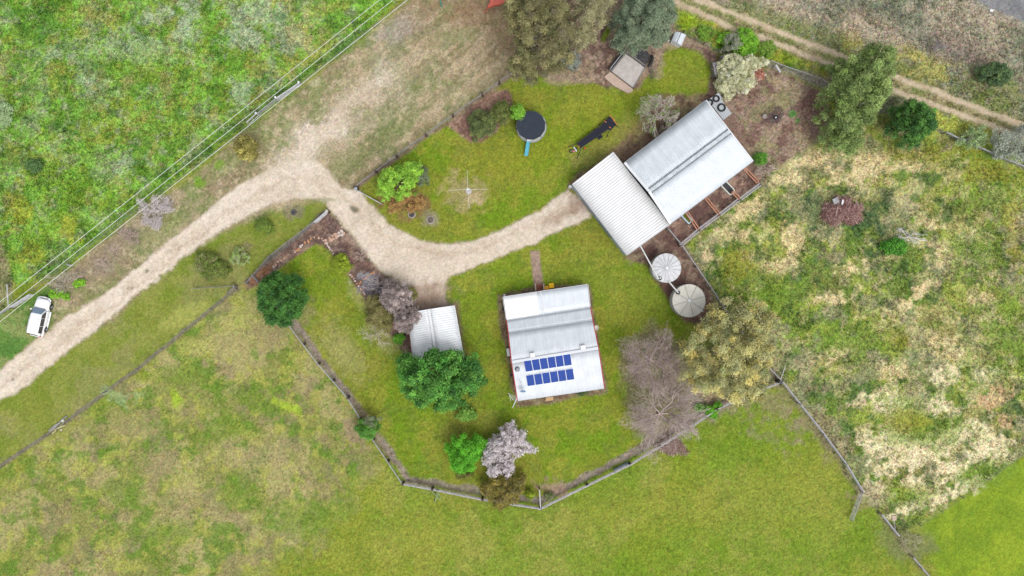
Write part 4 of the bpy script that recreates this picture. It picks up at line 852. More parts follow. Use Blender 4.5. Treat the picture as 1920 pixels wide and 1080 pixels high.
# front steps
c=hc(365,162,0.4); st_=thing('steps','short red brown timber steps at the end of the garden path','steps',(c.x,c.y,0))
for i in range(3): 
    q=hc(365,140+18*i,0.3); MB().box((q.x,q.y,0.08+0.07*i),(0.8,0.28,0.06),rz).build('tread',BRICK,st_)
for x in (334,396): a,b=hc(x,132,0.5),hc(x+4,184,0.5); MB().bar((a.x,a.y,.35),(b.x,b.y,.55),0.16,0.7).build('side_wall',PCONC,st_,bevel=0.02)
YEL=mat('yellow_plastic',C(255,206,8,1.25),0.5,0.08,4); ORY=mat('orange_plastic',C(252,192,60,1.2),0.5,0.08,4)
def chair(px,py,w,label,mt):
    b=W(px,py); t=thing('chair',label,'chair',(b.x,b.y,0))
    MB().box((b.x,b.y,0.42),(w,w,0.05),rz).build('seat',mt,t,bevel=0.04)
    MB().box((b.x,b.y-w*0.48,0.62),(w,0.06,0.4),rz).build('backrest',mt,t,bevel=0.02)
    for sx in (-1,1):
        for sy in (-1,1): MB().tube([(b.x+sx*w*.42,b.y+sy*w*.42,0),(b.x+sx*w*.36,b.y+sy*w*.36,0.4)],0.03).build('leg',mt,t)
        MB().box((b.x+sx*w*.48,b.y,0.58),(0.05,w*.8,0.04),rz).build('armrest',mt,t)
chair(1033.7,535.5,0.60,'bright yellow plastic chair, the larger of two beside the front steps',YEL)
chair(1024.8,539.5,0.46,'small orange yellow plastic child chair against the front of the house by the steps',ORY)
b=W(946,553); t=thing('post','slim white post at the front left corner of the house','post',(b.x,b.y,0)); MB().tube([(b.x,b.y,0),(b.x,b.y,1.1)],0.05,10).build('shaft',WHITE,t); MB().lathe((b.x,b.y,1.1),[(0.1,0),(0.12,0.05),(0.0,0.12)],12).build('cap',WHITE,t)
for px,py,r,l in ((943,580,0.2,'small dark pot with pale rim on the soil left of the verandah'),(959,702,0.26,'round dark tub on the soil by the left wall below the meter box')):
    b=W(px,py); t=thing('plant_pot',l,'pot',(b.x,b.y,0)); MB().lathe((b.x,b.y,0),[(r*.7,0),(r,0.35),(r*.85,0.35),(r*.8,0.28),(0,0.28)],16).build('pot',DTIMB,t); MB().torus((b.x,b.y,0.36),r*.95,0.03,16,6).build('rim',mat('pot_rim',C(150,140,126)),t)
b=W(1030,747); t=thing('bench','pale timber slatted bench against the lower wall of the house','bench',(b.x,b.y,0))
LT=mat('pale_timber',C(222,190,142),0.8,0.15,5)
for i in range(4): MB().box((b.x,b.y-0.17+0.115*i,0.42),(0.92,0.10,0.04),rz).build('seat_slat',LT,t)
for s in(-1,1): MB().box((b.x+s*.38,b.y,0.2),(0.06,0.4,0.4),rz).build('leg',LT,t)
# clothes airer at lower left corner of the house
b=W(958,745); t=thing('clothes_airer','white folding clothes airer leaning at the lower left corner of the house','clothes airer',(b.x,b.y,0))
m=MB()
for k in range(4): m.tube([W(953+k*2.0,737+k*3.5,0.9),W(969+k*0.6,745+k*3,0.9)],0.018,5)
m.build('rail',WHITE,t); MB().tube([W(970,745,1.0),W(961,764,0.2)],0.05,6).build('leg',WHITE,t); MB().tube([W(953,737,0.9),W(962,750,0.9)],0.025,5).build('frame',WHITE,t); MB().tube([W(955,741,0.9),W(958,752,0)],0.03,5).build('leg',WHITE,t)
for k,(px,py) in enumerate(((990,751),(1000,752),(1008,750))): pass
m=MB()
# ---- carport
def cc(x,y,z): return W(680+x/3.857,520+y/3.857,z)
A_,B_,C_,D_=cc(325,255,2.4),cc(662,203,2.4),W(869,668,2.4),W(775,687,2.4)
Rt,Rb=cc(480,230,2.95),W(819.5,678,2.95)
cp=thing('carport','white corrugated carport with a leafy tree over its lower end','carport',((A_.x+C_.x)/2,(A_.y+C_.y)/2,0))
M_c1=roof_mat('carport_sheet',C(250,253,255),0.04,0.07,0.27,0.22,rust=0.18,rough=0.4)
roof_sheet('roof',M_c1,cp,A_,D_,Rb,Rt,0.27,0.03); roof_sheet('roof',M_c1,cp,B_,C_,Rb+Vector((0,0,.002)),Rt+Vector((0,0,.002)),0.27,0.03)
strip('ridge_cap',WHITE,cp,Rt,Rb,0.3,0.03,0.06)
strip('gutter',WHITE,cp,B_,C_,0.12,0.12,-0.08); strip('gutter',BRICK,cp,A_,D_,0.10,0.12,-0.06)
for a in (0.03,0.5,0.97):
    for p,q in ((A_,D_),(B_,C_)):
        r_=lerp(p,q,a); s=(Rt-p).normalized()*0.25; MB().box((r_.x+s.x,r_.y+s.y,1.15),(0.1,0.1,2.3)).build('post',GALV,cp)
strip('beam',GALV,cp,A_,Rt,0.06,0.12,-0.1); strip('beam',GALV,cp,B_,Rt,0.06,0.12,-0.1)
# ---- sheds
def sc_(x,y,z): return W(1060+x/3.374,160+y/3.374,z)
s1=[sc_(305,422,3.5),sc_(665,878,3.5),sc_(390,1075,2.9),sc_(45,625,2.9)]   # high far edge a-b, low near edge d-c
shc=(s1[0]+s1[2])/2
shed=thing('shed','white ribbed lean to shed roof joined to the barn, nearest the gravel drive','shed',(shc.x,shc.y,0))
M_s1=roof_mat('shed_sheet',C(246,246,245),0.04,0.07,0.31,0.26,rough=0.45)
# ribs run from the drive side to the tank side, parallel to the high edge's normal
roof_sheet('roof',M_s1,shed,s1[3],s1[2],s1[1],s1[0],0.31,0.035)
GREYW=mat('shed_wall_sheet',C(176,190,198),0.5,0.12,3)
c0=shc
def inset(p,k=0.25): 
    d=(Vector((c0.x,c0.y,0))-Vector((p.x,p.y,0))).normalized(); return p+d*k
q=[inset(p,0.12) for p in s1]
m=MB(); m.poly([(p.x,p.y,0) for p in q]+[(p.x,p.y,p.z-0.06) for p in q],[(i,(i+1)%4,4+(i+1)%4,4+i) for i in range(4)]); shw=m.build('wall',GREYW,shed)
strip('gutter',GALV,shed,s1[3],s1[2],0.14,0.12,-0.08); strip('barge_board',WHITE,shed,s1[0],s1[3],0.05,0.18,0); strip('barge_board',WHITE,shed,s1[1],s1[2],0.05,0.18,0)
DRW=mat('roller_door',C(140,152,162),0.5,0.1,3)
for t_ in (0.2,0.5): a=lerp(s1[3],s1[2],t_)+(s1[0]-s1[3]).normalized()*0.05; b2=lerp(s1[3],s1[2],t_+0.24)+(s1[0]-s1[3]).normalized()*0.05; MB().bar((a.x,a.y,1.2),(b2.x,b2.y,1.2),0.08,2.3).build('roller_door',DRW,shed)
b1=[sc_(375,490,3.6),sc_(890,95,3.6),sc_(1187,480,3.6),sc_(665,875,3.6)]; r0=sc_(530,672,4.3); r1=sc_(1040,290,4.3)
bc=(b1[0]+b1[2])/2
barn=thing('barn','largest building, long pale metal barn with weathered ridge line','barn',(bc.x,bc.y,0))
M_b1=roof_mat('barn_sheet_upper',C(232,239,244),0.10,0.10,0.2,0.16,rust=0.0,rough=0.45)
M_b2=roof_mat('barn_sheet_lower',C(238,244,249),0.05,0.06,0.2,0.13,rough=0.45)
roof_sheet('roof',M_b1,barn,b1[0],b1[1],r1,r0,0.2,0.03); roof_sheet('roof',M_b2,barn,b1[3],b1[2],r1,r0,0.2,0.03)
strip('ridge_cap',mat('ridge_cap_grey',C(206,214,218),0.5,0.2,2),barn,r0,r1,0.42,0.03,0.07)
for o_ in (0.32,-0.32):
    pr=(b1[1]-b1[2]).normalized()*o_; strip('ridge_seam',mat('lichen_seam',C(150,158,164),0.8,0.5,6),barn,r0+pr,r1+pr,0.10,0.02,0.02+0.0)
for a,b in ((b1[0],r0),(r0,b1[3])): strip('barge_board',WHITE,barn,a,b,0.3,0.1,0.08)
for a,b in ((b1[1],r1),(r1,b1[2])): strip('barge_board',WHITE,barn,a,b,0.12,0.1,0.05)
strip('gutter',GALV,barn,b1[0],b1[1],0.13,0.12,-0.08); strip('gutter',GALV,barn,b1[3],b1[2],0.13,0.12,-0.08)
c0=bc; qs=[inset(b1[0]),inset(b1[1]),inset(r1,0.3),inset(b1[2]),inset(b1[3]),inset(r0,0.3)]
m=MB(); n=6; m.poly([(p.x,p.y,0) for p in qs]+[(p.x,p.y,p.z-0.1) for p in qs],[(i,(i+1)%n,n+(i+1)%n,n+i) for i in range(n)]); m.build('wall',GREYW,barn)
# lean-to slab roof with tyres at the far end
def tp(x,y,z): return W(1300+x/6,60+y/6,z)
l=[tp(165,765,2.2),tp(285,680,2.2),tp(325,745,2.2),tp(310,752,2.2),tp(432,915,2.2),tp(340,990,2.2)]
lc=sum((Vector(p) for p in l),Vector())/6
lean=thing('lean_to','flat weathered tin lean to roof behind the far end of the barn, holding tyres','lean-to',(lc.x,lc.y,0))
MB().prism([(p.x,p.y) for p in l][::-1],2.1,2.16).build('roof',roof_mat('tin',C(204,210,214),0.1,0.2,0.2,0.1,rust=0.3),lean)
for i in (1,4,5,2): p=l[i]; q_=lerp(p,lc,0.1); MB().tube([(q_.x,q_.y,0),(q_.x,q_.y,2.1)],0.05).build('post',TIMB,lean)
FILL=mat('tyre_infill',C(190,196,198),0.7,0.15,3)
for x,y,r,lb in ((258,750,0.34,'smaller black tyre lying on the tin lean to roof'),(318,850,0.42,'larger black tyre with pale centre lying on the tin lean to roof'),(186,792,0.32,'black tyre partly under the barn eave on the tin roof')):
    p=tp(x,y,2.25); t=thing('tyre',lb,'tyre',(p.x,p.y,2.16)); MB().torus((p.x,p.y,2.28),r,0.11,28,10).build('tread',BLACK,t,smooth=True); MB().lathe((p.x,p.y,2.2),[(0,0.0),(r-.1,0.0),(r-.1,0.02)],20).build('infill',FILL,t)
# ---- tanks
def tank(label,x,y,r,h,col,ribs,spokecol,cone,mw):
    c=W(1180+x/6,440+y/6,h); R=r/6/S*(H-h)/H
    t=thing('water_tank',label,'water tank',(c.x,c.y,0))
    m=MB(); prof=[(R*0.99,0)]+[(R*(0.995+0.008*(i%2)),h*i/14) for i in range(1,14)]+[(R,h)]
    MB().lathe((c.x,c.y,0),prof,48).build('wall',mw,t,smooth=True)
    n=ribs; vs=[(c.x,c.y,h+cone)]; 
    for k in range(n*2):
        a=2*math.pi*k/(n*2)+0.25; rr=R*1.015; vs.append((c.x+rr*math.cos(a),c.y+rr*math.sin(a),h+(0.035 if k%2 else 0.0)))
    rf=MB(); rf.poly(vs,[(0,1+k,1+(k+1)%(n*2)) for k in range(n*2)]); roof=rf.build('roof',col,t)
    s=MB()
    for k in range(n):
        a=2*math.pi*2*k/(n*2)+0.25+(random.uniform(-.05,.05)); s.bar((c.x+0.15*math.cos(a),c.y+0.15*math.sin(a),h+cone*0.93+0.01),(c.x+R*math.cos(a),c.y+R*math.sin(a),h+0.02),0.035,0.02)
    s.build('roof_seams',spokecol,roof); MB().torus((c.x,c.y,h),R*1.01,0.03,48,6).build('rim',mw,t,smooth=True)
    MB().lathe((c.x,c.y,h+cone),[(0.22,-0.03),(0.2,0.05),(0,0.07)],16).build('cap',WHITE,t)
    return t,c,R,h
TW=mat('tank_grey',C(196,196,190),0.7,0.12,2)
seamg=mat('seam_grey',C(150,150,152),0.7,0.2,3); seamd=mat('seam_dark',C(112,108,100),0.7,0.2,3)
T1=tank('ribbed metal water tank with many fine roof spokes, nearer the sheds',418,375,162,2.0,mat('tank_roof_metal',C(224,224,226),0.5,0.14,2.5),16,seamg,0.28,TW)
T2=tank('smooth cream water tank with eight roof segments, farther from the sheds',670,743,183,2.1,mat('tank_roof_cream',C(226,222,208),0.6,0.07,2),8,seamd,0.32,TW)
def strainer(t,x,y,h,r=0.22):
    p=W(1180+x/6,440+y/6,h); MB().lathe((p.x,p.y,h-0.15),[(r,0),(r,0.22),(r*.8,0.24),(r*.75,0.15),(0,0.15)],16).build('strainer',DARK,t)
strainer(T1[0],345,492,2.15); strainer(T2[0],550,652,2.35,0.24)
p=W(1180+822/6,440+858/6,2.0); MB().lathe((p.x,p.y,1.7),[(0.1,0),(0.1,0.35),(0,0.38)],12).build('overflow',PVC,T2[0])
def pipe(label,pts,r):
    P=[W(1180+x/6,440+y/6,z) for x,y,z in pts]; t=thing('pipe',label,'pipe',(P[0].x,P[0].y,0))
    MB().tube(P,r,8).build('run',PVC,t); MB().tube([P[-1],P[-1]-Vector((0,0,0.4))],r*1.05,8).build('downpipe',PVC,t)
    for k in (0,-1): MB().ball(P[k],r*1.35,10,6).build('elbow',PVC,t)
pipe('long white pipe running from the shed gutter to the ribbed water tank',[(122,122,2.75),(330,500,2.55),(350,485,2.55)],0.08)
pipe('short white pipe joining the ribbed tank to the cream tank',[(445,530,2.45),(548,648,2.5)],0.085)
# ---- small timber / tin buildings
def kc(x,y,z): return W(1100+x/6,50+y/6,z)
k=[kc(990,55,1.3),kc(1120,95,1.3),kc(1065,215,1.3),kc(950,155,1.3)]; kr0,kr1=lerp(k[0],k[1],.5)+Vector((0,0,.35)),lerp(k[3],k[2],.5)+Vector((0,0,.35))
kt=thing('kennel','small white gabled kennel with a dark roof slot near the top right lawn','kennel',(kr0.x,kr1.y,0))
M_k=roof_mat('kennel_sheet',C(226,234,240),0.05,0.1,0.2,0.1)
sp_=(k[0]-k[1]).normalized()*0.04
roof_sheet('roof',M_k,kt,k[0],k[3],kr1+sp_,kr0+sp_,0.15,0.01); roof_sheet('roof',M_k,kt,k[1],k[2],kr1-sp_,kr0-sp_,0.15,0.01)
strip('ridge_gap',DARK,kt,kr0,kr1,0.06,0.04,0.0); c0=(k[0]+k[2])/2
q=[inset(p,0.12) for p in k]; m=MB(); m.poly([(p.x,p.y,0) for p in q]+[(p.x,p.y,1.25) for p in q],[(i,(i+1)%4,4+(i+1)%4,4+i) for i in range(4)]+[(4,5,6,7)]); m.build('wall',WHITE,kt)
for x in (985,1035,1060): p=kc(x,205 if x>1000 else 180,0.6); MB().box((p.x,p.y,0.35),(0.2,0.16,0.7),0.5).build('step_post',PCONC,kt)
p=kc(912,150,0.3); t=tag(MB().ball((p.x,p.y,0.28),0.28,16,10).build('ball',CREAM,None,loc=(p.x,p.y,0),smooth=True),'large cream ball lying on bark beside the white kennel','ball')
def slatbox(label,pts,z,n,name='timber_hut',cat='hut'):
    P=[tp(x,y,z) for x,y in pts]; c=sum(P,Vector())/4; t=thing(name,label,cat,(c.x,c.y,0))
    for i in range(n): a=lerp(P[0],P[3],(i+.5)/n); b=lerp(P[1],P[2],(i+.5)/n); w_=(P[3]-P[0]).length/n*0.86; MB().bar(a,b,w_,0.04).build('roof_board',mat('board',C(158,156,158),0.9,0.25,5) if i==0 and 'board' not in bpy.data.materials else bpy.data.materials['board'],t)
    m=MB(); q=[lerp(p,c,0.06) for p in P]; m.poly([(p.x,p.y,0) for p in q]+[(p.x,p.y,z-0.03) for p in q],[(i,(i+1)%4,4+(i+1)%4,4+i) for i in range(4)]+[(4,5,6,7)]); m.build('wall',TIMB,t)
slatbox('larger grey boarded hut roof half hidden under the cream flowering bush',[(215,345),(330,325),(350,470),(245,490)],1.5,7)
slatbox('smaller grey boarded box above the larger hut under the cream flowering bush',[(305,270),(400,250),(415,300),(320,318)],1.1,4)
# ---- concrete pad with low sleeper walls
pad=[kc(425,305,0),kc(648,465,0),kc(515,690,0),kc(265,500,0)]; pc=sum(pad,Vector())/4
pt=thing('concrete_pad','raised square concrete pad with a sloping pinkish ramp, by the ash heap','pad',(pc.x,pc.y,0))
MB().prism([(p.x,p.y) for p in pad][::-1],-0.02,0.35).build('slab',CONC,pt,bevel=0.02)
rp=[kc(x,y,0) for x,y in ((262,512),(515,703),(520,725),(490,748),(455,750),(290,660),(193,570))]
MB().prism([(p.x,p.y) for p in rp][::-1],-0.02,0.2).build('ramp',PCONC,pt,bevel=0.02)
for a,b,mt,h_,w_ in (((432,265),(256,492),GALV,0.75,0.1),((447,295),(275,512),TIMB,0.55,0.14),((435,290),(655,455),TIMB,0.6,0.14),((655,465),(522,690),TIMB,0.42,0.1)):
    A,B=kc(*a,0),kc(*b,0); MB().bar((A.x,A.y,h_/2),(B.x,B.y,h_/2),w_,h_).build('side_rail',mt,pt)
for x,y in ((432,268),(655,460),(258,495)): p=kc(x,y,0); MB().box((p.x,p.y,0.45),(0.16,0.16,0.9)).build('corner_post',TIMB,pt)
ASH=mat('ash',(0.06,0.058,0.06),0.95,0.5,5,0.8)
p=kc(590,340,0); m=MB().ball((p.x,p.y,0),1.0,22,8,(1.35,1.0,0.25),0.12); tag(m.build('ash_heap',ASH,None,loc=(p.x,p.y,0)),'low dark heap of ash behind the concrete pad','ash heap')
p=[kc(735,320,0.3),kc(742,350,0.4),kc(725,410,0.45),kc(690,455,0.35)]; tag(MB().tube([tuple(q) for q in p],[0.12,0.17,0.17,0.1],8).build('tyre_piece',BLACK,None,loc=(p[0].x,p[0].y,0)),'curved black strip of rubber at the edge of the ash heap','rubber strip')
for a,b,l_ in (((455,145),(545,200),'thin grey log lying above the ash heap'),((590,235),(655,272),'short pinkish log end lying above the ash heap'),((268,240),(285,190),'thin upright stick left of the concrete pad')):
    A,B=kc(*a,0.15),kc(*b,0.15); tag(MB().tube([A,(A+B)/2+Vector((0,0,.04)),B],[0.08,0.07,0.06],7).build('log',BARKG,None,loc=(A.x,A.y,0)),l_,'log')
# ---- trampoline
b=W(996,240); tr=thing('trampoline','round black topped trampoline with pale netting and a blue slide','trampoline',(b.x,b.y,0))
MATB=mat('black_mesh_cloth',C(52,60,72),0.85,0.12,2); ct=W(995.5,235,2.1); Rt_=1.8
m=MB(); N=12
ring=[(ct.x+Rt_*math.cos(2*math.pi*k/N+.2),ct.y+Rt_*math.sin(2*math.pi*k/N+.2)) for k in range(N)]
m.poly([(ct.x,ct.y,2.02)]+[(x,y,2.1) for x,y in ring],[(0,1+k,1+(k+1)%N) for k in range(N)]); m.build('shade_top',MATB,tr)
MB().torus((b.x,b.y,0.85),1.85,0.05,36,8).build('frame',GALV,tr,smooth=True)
MB().lathe((b.x,b.y,0.86),[(0,0),(1.55,0.0)],36).build('mat',MATB,tr)
MB().lathe((b.x,b.y,0.87),[(1.5,0.01),(1.84,0.015)],36).build('edge_pad',mat('pale_pad',C(206,208,196),0.8,0.15,3),tr)
NETM=mat('pale_net',C(206,210,204),0.8,0.15,4)
m=MB(); m.lathe((b.x,b.y,0),[(1.87,0.15),(1.87,0.8)],36); m.build('skirt_net',NETM,tr)
m=MB()
for k in range(N):
    x,y=ring[k]; x2,y2=ring[(k+1)%N]; bx,by=b.x+1.8*math.cos(2*math.pi*k/N+.2),b.y+1.8*math.sin(2*math.pi*k/N+.2); bx2,by2=b.x+1.8*math.cos(2*math.pi*(k+1)/N+.2),b.y+1.8*math.sin(2*math.pi*(k+1)/N+.2)
    for t_ in (0.25,0.5,0.75): m.bar((bx+(x-bx)*t_,by+(y-by)*t_,0.9+1.2*t_),(bx2+(x2-bx2)*t_,by2+(y2-by2)*t_,0.9+1.2*t_),0.012,0.012)
    for j in range(5): u_=j/5; m.bar((bx+(bx2-bx)*u_,by+(by2-by)*u_,0.9),(x+(x2-x)*u_,y+(y2-y)*u_,2.08),0.012,0.012)
m.build('safety_net',NETM,tr)
for k in range(0,N,2): x,y=ring[k]; bx,by=b.x+1.9*math.cos(2*math.pi*k/N+.2),b.y+1.9*math.sin(2*math.pi*k/N+.2); MB().tube([(bx,by,0),(bx,by,0.9),(x,y,2.12)],0.03,6).build('pole',DARK,tr)
CY=mat('turquoise_plastic',C(84,178,196),0.4,0.08,3); a,c_=W(991,264,0.85),W(986.5,292,0.08)
sl_=MB().bar(a,c_,0.44,0.03).build('slide',CY,tr)
for s in (-1,1): o_=Vector((0.21*s,0.02*s,0.06)); MB().bar(a+o_,c_+o_,0.05,0.12).build('slide_side',CY,sl_)
MB().box(W(992,263,0.9),(0.6,0.25,0.06)).build('slide_head',WHITE,tr)
# ---- long black frame swing / shade
b=W(1118,250); sw_=thing('play_frame','long black cloth stretched on a low frame with orange ties on the upper lawn','play frame',(b.x,b.y,0))
def fc(x,y,z): return W(940+x/8,180+y/8,z)
BLK=mat('black_cloth',C(38,40,54),0.85,0.12,2)
pts=[(1135,712),(1500,440),(1560,370),(1625,300),(1725,425),(1640,520),(1590,500),(1180,785)]
m=MB(); m.prism([(fc(x,y,0.8).x,fc(x,y,0.8).y) for x,y in pts][::-1],0.78,0.80); m.build('mat',BLK,sw_)
for q_ in ([(1370,520),(1430,480),(1455,500),(1385,555)],[(1435,620),(1500,575),(1525,615),(1465,660)]): MB().prism([(fc(x,y,0.4).x,fc(x,y,0.4).y) for x,y in q_][::-1],0.38,0.42).build('side_step',BLK,sw_)
for a,b_ in (((1135,712),(1000,768)),((1195,795),(1135,945)),((1610,520),(1585,615)),((1520,405),(1450,435)),((1715,440),(1750,465)),((1180,785),(1600,505)),((1135,712),(1500,440))):
    z2=0.8 if a in ((1180,785),(1135,712)) and b_[0]>1400 else 0.03
    MB().tube([fc(*a,0.78),fc(*b_,z2)],0.04,6).build('leg' if z2<0.5 else 'frame_rail',DARK,sw_)
ORG=mat('orange_webbing',C(232,140,90),0.7,0.1,3)
for i,(x,y) in enumerate(((1640,305),(1680,340),(1690,368),(1720,405),(1560,380),(1630,468),(1160,750))): MB().tube([fc(x-14,y-6,0.82),fc(x+4,y+4,0.9),fc(x+14,y+16,0.84)],0.05,6).build('tie',ORG,sw_)
p=fc(1252,785,0.13); tag(MB().ball((p.x,p.y,0.14),0.15,12,8).build('ball',mat('orange_ball',C(232,110,60),0.5,0.05,3),None,loc=(p.x,p.y,0),smooth=True),'small orange ball on the grass beside the long black frame','ball')
p=fc(1080,815,0); trk=thing('tricycle','white and pink child tricycle with black wheels lying near the black frame','tricycle',(p.x,p.y,0))
a=fc(1045,825,0.15); MB().torus((a.x,a.y,0.1),0.2,0.05,18,6).build('wheel',BLACK,trk)
a2=fc(1120,800,0.2); MB().torus((a2.x,a2.y,0.2),0.22,0.05,18,6,Matrix.Rotation(0.9,3,'Y')).build('wheel',BLACK,trk)
MB().bar(fc(1085,765,0.35),fc(1130,830,0.35),0.16,0.1).build('body',WHITE,trk,bevel=0.02); MB().ball(fc(1085,828,0.3),0.14,10,8,(1,1,.6)).build('seat',mat('pink_plastic',C(236,130,150),0.5,0.05,3),trk); MB().tube([fc(1045,825,0.1),fc(1090,820,0.25),fc(1120,800,0.25)],0.03).build('frame',WHITE,trk)
# ---- rotary clothesline
b=W(877.5,357); hz=1.9; top=W(877,355,hz); cl_=thing('clothesline','rotary clothesline with four arms standing on a worn patch of upper lawn','clothesline',(top.x,top.y,0))
MB().tube([(top.x,top.y,0),(top.x,top.y,hz)],0.045,8).build('pole',GALV,cl_); MB().lathe((top.x,top.y,hz),[(0.14,-0.1),(0.14,0.05),(0,0.08)],12).build('head',WHITE,cl_)
ends=[W(876,319,hz+.1),W(914,355.5,hz+.1),W(880,391,hz+.1),W(841,357,hz+.1)]
for e in ends: MB().tube([top,e],0.014,6).build('arm',WHITE,cl_); 
m=MB()
for t_ in (0.35,0.6,0.97):
    for i in range(4): m.tube([lerp(top,ends[i],t_),lerp(top,ends[(i+1)%4],t_)],0.004,3)
m.build('line',GALV,cl_); MB().lathe((top.x,top.y,0),[(0.4,0.0),(0.38,0.05),(0,0.05)],16).build('footing',CONC,cl_)
# ---- rings and small things on the ground
STN=mat('ring_stone',C(170,160,148),0.9,0.3,6,0.4)
def stone_ring(label,px,py,r,mt,fill):
    b=W(px,py); t=thing('stone_ring',label,'stone ring',(b.x,b.y,0)); m=MB()
    MB().torus((b.x,b.y,0.04),r,0.1,24,6).build('rim',mt,t); MB().lathe((b.x,b.y,0.03),[(0,0.02),(r-.02,0)],20).build('fill',fill,t)
stone_ring('round pale stone ring with dark centre on the lawn near the drive edge',807,412,0.46,STN,mat('soil',(0.12,0.10,0.08),0.95,0.4,6))
stone_ring('small dark tree ring on the grass inside the drive bend',551,398,0.3,mat('dark_ring',C(104,98,96),0.9),ASH)
stone_ring('pale concrete ring around a dark hole beside the rusty dry bush',772,402,0.42,STN,ASH)
p=W(1483,217); 
for px,py,r,l_,m_ in ((1453.5,221,0.28,'black round pot holding a white stone in the brown yard',BLACK),(1433,219,0.3,'weathered pale stump in the brown yard beside the black pot',BARKG)):
    b=W(px,py); t=thing('pot' if m_==BLACK else 'stump',l_,'pot' if m_==BLACK else 'stump',(b.x,b.y,0)); MB().lathe((b.x,b.y,0),[(r*.8,0),(r,0.25),(r*.8,0.25),(r*.7,0.18),(0,0.18)],14).build('body',m_,t)
    if m_==BLACK: MB().ball((b.x,b.y,0.24),0.12,8,6,jit=.1).build('stone',WHITE,t)
BRK=[mat('rubble_brick',C(190,120,100),0.9,0.2,8),mat('rubble_brick_pale',C(214,168,150),0.9,0.2,8)]
b=W(1420,139); rb=thing('brick_pile','loose pile of broken red bricks beside the cream flowering bush','brick pile',(b.x,b.y,0))
for kk in (0,1):
    m=MB()
    for i in range(70):
        a=random.uniform(0,6.28); q=math.sqrt(random.random())*0.85; R=Matrix.Rotation(random.uniform(0,3),3,'Z')@Matrix.Rotation(random.uniform(-.6,.6),3,'X')
        m.box((b.x+q*1.15*math.cos(a),b.y+q*math.sin(a),0.06+0.35*(1-q)*random.random()),(0.23,0.11,0.08),M=R)
    m.build('bricks',BRK[kk],rb)
for px,py,r,l_ in ((1434.5,141,0.16,'white rock at the right edge of the red brick pile'),(1408.5,157.5,0.13,'small white rock below the red brick pile'),(1535,176,0.12,'tiny white rock in the brown yard near the upper fence')):
    b=W(px,py); tag(MB().ball((b.x,b.y,r*.5),r,9,7,(1,.85,.7),.12).build('rock',CREAM,None,loc=(b.x,b.y,0)),l_,'rock')
# troughs in the pens
def yc(x,y,z): return W(1240+x/6,300+y/6,z)
def trough(label,c,d,L,Wd,outer,inner,nm,round_=True):
    """c centre (world), d direction"""
    d=Vector(d).normalized(); s=Vector((-d.y,d.x,0)); t=thing('trough',label,'trough',(c.x,c.y,0))
    def outl(l,w,k=10):
        o=[]
        r=w/2
        for sgn in (1,-1):
            for i in range(k+1):
                a=-math.pi/2+math.pi*i/k; x=sgn*(l/2-r+r*math.cos(a)) ; y=sgn*r*math.sin(a)
                if not round_: x=sgn*l/2; y=sgn*(-r if i<k/2 else r)
                o.append(Vector((c.x,c.y,0))+d*x+s*y)
        return o
    A=outl(L,Wd); B=outl(L-.3,Wd-.28); n=len(A)
    m=MB(); m.poly([(p.x,p.y,0) for p in A]+[(p.x,p.y,.5) for p in A]+[(p.x,p.y,.5) for p in B]+[(p.x,p.y,.2) for p in B],[(i+j*n,(i+1)%n+j*n,(i+1)%n+(j+1)*n,i+(j+1)*n) for j in range(3) for i in range(n)])
    m.build('basin',outer,t); m=MB(); m.poly([(p.x,p.y,.42 if inner!=DARK else .22) for p in B],[tuple(range(n))]); m.build('water' if inner!=DARK else 'base',inner,t)
dpen=(yc(1085,255,0)-yc(940,100,0)).normalized()
trough('rounded cream bath trough poking out under the barn roof, empty and dark inside',yc(738,318,0),dpen,2.1,0.95,CREAM,DARK,'x')
trough('square edged pale blue trough of green water in the pen nearest the tanks',yc(280,655,0),dpen,1.5,0.75,mat('pale_blue_tub',C(196,222,228),0.5,0.1,3),mat('green_water',C(120,118,40),0.1,0.2,3),'x',False)
# top edge things
b=W(930,2); t=thing('tarp_trailer','salmon orange tarpaulin covered trailer cut off by the top edge','trailer',(b.x,b.y,0)); SAL=mat('salmon_tarp',C(236,118,100),0.6,0.2,1.5,0.5)
tp_=[(913,13),(918,2),(922,-22),(948,-30),(952,-6),(947,1),(941,6),(928,8)]
MB().prism([(W(x,y,1.2).x,W(x,y,1.2).y) for x,y in tp_][::-1],0.35,1.0).build('tarpaulin',SAL,t,bevel=0.12)
for x,y in ((921,-10),(946,-12)): p=W(x,y); MB().torus((p.x,p.y,0.3),0.22,0.08,16,6,Matrix.Rotation(math.pi/2,3,'Y')).build('wheel',BLACK,t)
MB().bar(W(916,12,0.4),W(908,24,0.4),0.08,0.08).build('drawbar',mat('orange_red_metal',C(216,96,70)),t)
a,c_=W(823,-8,1.0),W(828.5,13,0.1); t=thing('rail','short teal green pole leaning into view at the top edge','pole',(c_.x,c_.y,0)); MB().tube([a,c_],0.09,8).build('shaft',mat('teal_paint',C(70,140,120),0.6,0.1,3),t)
